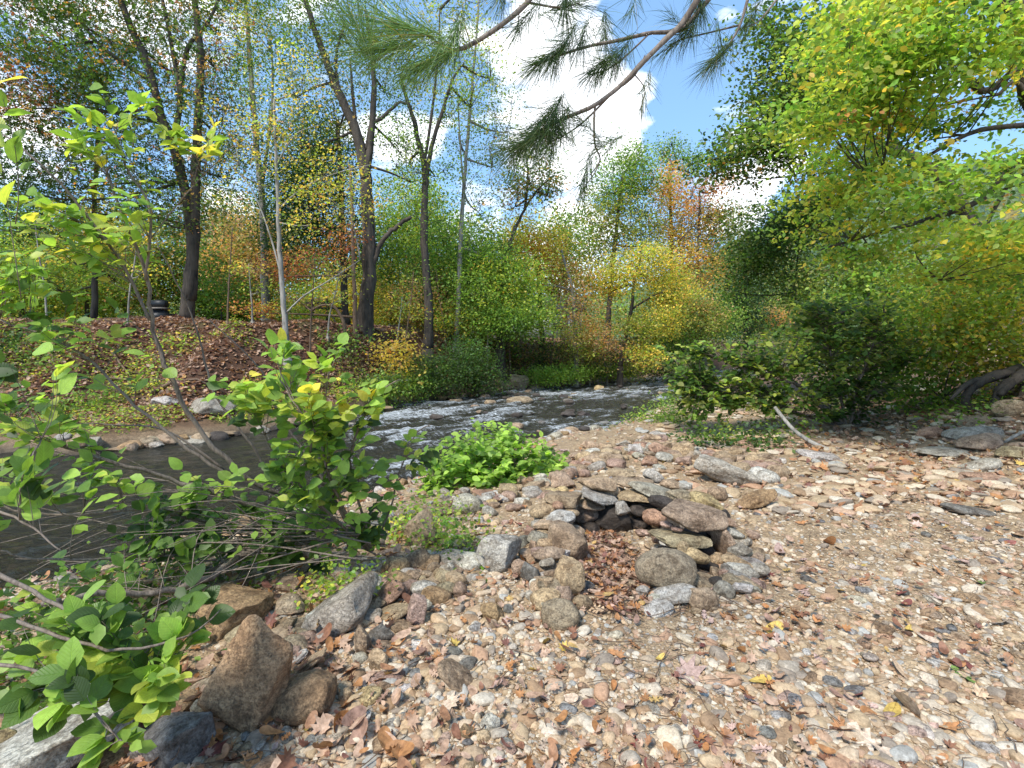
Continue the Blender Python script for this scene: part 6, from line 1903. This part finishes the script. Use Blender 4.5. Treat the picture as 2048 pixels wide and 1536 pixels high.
# ---------------------------------------------------------------- small man-made things on the far bank
def box(mb, c, d, col=None):
    c, d = np.array(c, float), np.array(d, float) / 2
    v = np.array([[sx, sy, sz] for sx in (-1, 1) for sy in (-1, 1) for sz in (-1, 1)]) * d + c
    f = np.array([[0, 1, 3, 2], [4, 6, 7, 5], [0, 4, 5, 1], [2, 3, 7, 6], [0, 2, 6, 4], [1, 5, 7, 3]])
    mb.add(v, f, col)


M_CH = plain('charred_metal', (.03, .032, .035), .5, .6)
M_CON = plain('weathered_concrete', (.33, .31, .28), .9)
M_WOOD2 = plain('grey_ledge', (.20, .17, .14), .85)
M_WOOD = plain('old_wood', (.06, .045, .035), .85)
gp = W(320, 638, 17.4)
gz = Hs(gp[0], gp[1])
bq = thing('barbecue', 'dark metal barbecue with a pale shelf on the far left bank beside the oak', 'barbecue', (gp[0], gp[1], gz))
h0 = gp[2] - .05
mb = MB(); box(mb, (gp[0], gp[1], h0 + .12), (.34, .34, .5)); box(mb, (gp[0] - .2, gp[1], h0 + .1), (.06, .3, .46)); box(mb, (gp[0] + .2, gp[1], h0 + .1), (.06, .3, .46)); mb.build('body', M_CH, bq, smooth=False)
mb = MB(); box(mb, (gp[0], gp[1] - .03, h0 + .40), (.50, .46, .055)); mb.build('shelf', M_WOOD2, bq, smooth=False)
mb = MB()
mb.tube(np.array([(gp[0] - .24, gp[1], h0 + .55), (gp[0], gp[1], h0 + .56), (gp[0] + .24, gp[1], h0 + .55)]), [.13, .135, .13], 12)
mb.build('lid', M_CH, bq)
mb = MB(); box(mb, (gp[0], gp[1], gz + .02), (.6, .6, abs(h0 - gz) + .1)); mb.build('base', M_CH, bq, smooth=False)
# rail fence behind the trees
fz = W(640, 612, 25)
fe = thing('rail_fence', 'dark low wooden rail fence behind the bent tree', 'fence', (fz[0], fz[1], Hs(fz[0], fz[1])))
for px in (625, 655, 685):
    q = W(px, 612, 25)
    mb = MB(); box(mb, (q[0], q[1], q[2] - .25), (.1, .1, 1.2)); mb.build('post', M_WOOD, fe, smooth=False)
for py in (606, 616):
    a, b2 = W(612, py, 25), W(695, py + 1, 25)
    mb = MB(); box(mb, ((a[0] + b2[0]) / 2, 24.92, (a[2] + b2[2]) / 2), (b2[0] - a[0], .05, .1)); mb.build('rail', M_WOOD, fe, smooth=False)
# overhead wires
M_WIRE = plain('wire', (.5, .5, .5), .4)
for i, (y0, y1) in enumerate([(440, 462), (462, 492), (482, 505), (505, 522)]):
    mb = MB()
    t = np.linspace(0, 1, 14)
    pts = np.array([W(330 + 330 * k, y0 + (y1 - y0) * k + 8 * k * (1 - k), 30 + 8 * k) for k in t])
    mb.tube(pts, [.012, .012], 4)
    mb.build('power_line', M_WIRE, None, label='%s of the four thin overhead wires behind the oak' % ['topmost', 'second from top', 'third from top', 'lowest'][i], cat='wire', group='overhead wires')
# pale building seen through the trees
M_PALE = plain('pale_siding', (.62, .63, .64), .7)
M_ROOF = plain('grey_roof', (.16, .16, .17), .8)
M_WIN = plain('window_glass', (.05, .06, .07), .2)
pb = W(1050, 680, 44)
hs = thing('pale_building', 'pale grey low building glimpsed through leaves above the rapids', 'building', (pb[0], pb[1], Hs(pb[0], pb[1])))
z0 = hs.location.z
mb = MB(); box(mb, (pb[0], pb[1], z0 + 1.2), (9, 5, 2.6)); mb.build('wall', M_PALE, hs, smooth=False)
mb = MB()
x0_, x1_ = pb[0] - 4.8, pb[0] + 4.8
v = np.array([[x0_, pb[1] - 2.9, z0 + 2.45], [x1_, pb[1] - 2.9, z0 + 2.45], [x1_, pb[1], z0 + 3.9], [x0_, pb[1], z0 + 3.9], [x0_, pb[1] + 2.9, z0 + 2.45], [x1_, pb[1] + 2.9, z0 + 2.45]])
mb.add(v, [np.array([[0, 1, 2, 3], [3, 2, 5, 4], [0, 4, 5, 1]]), np.array([[0, 3, 4], [1, 5, 2]])])
mb.build('roof', M_ROOF, hs, smooth=False)
for k in (-2.6, 0, 2.6):
    mb = MB(); box(mb, (pb[0] + k, pb[1] - 2.52, z0 + 1.4), (.9, .06, 1.0)); mb.build('window', M_WIN, hs, smooth=False)
# concrete block by the far gravel, seen through the alder
cb = G(1562, 752)
mb = MB(); box(mb, (cb[0], cb[1], cb[2] + .45), (.55, .6, 1.0)); box(mb, (cb[0] - .5, cb[1] + .1, cb[2] + .3), (.5, .5, .7))
mb.build('concrete_block', M_CON, None, smooth=False, label='grey concrete block glimpsed through the alder bush', cat='concrete block')
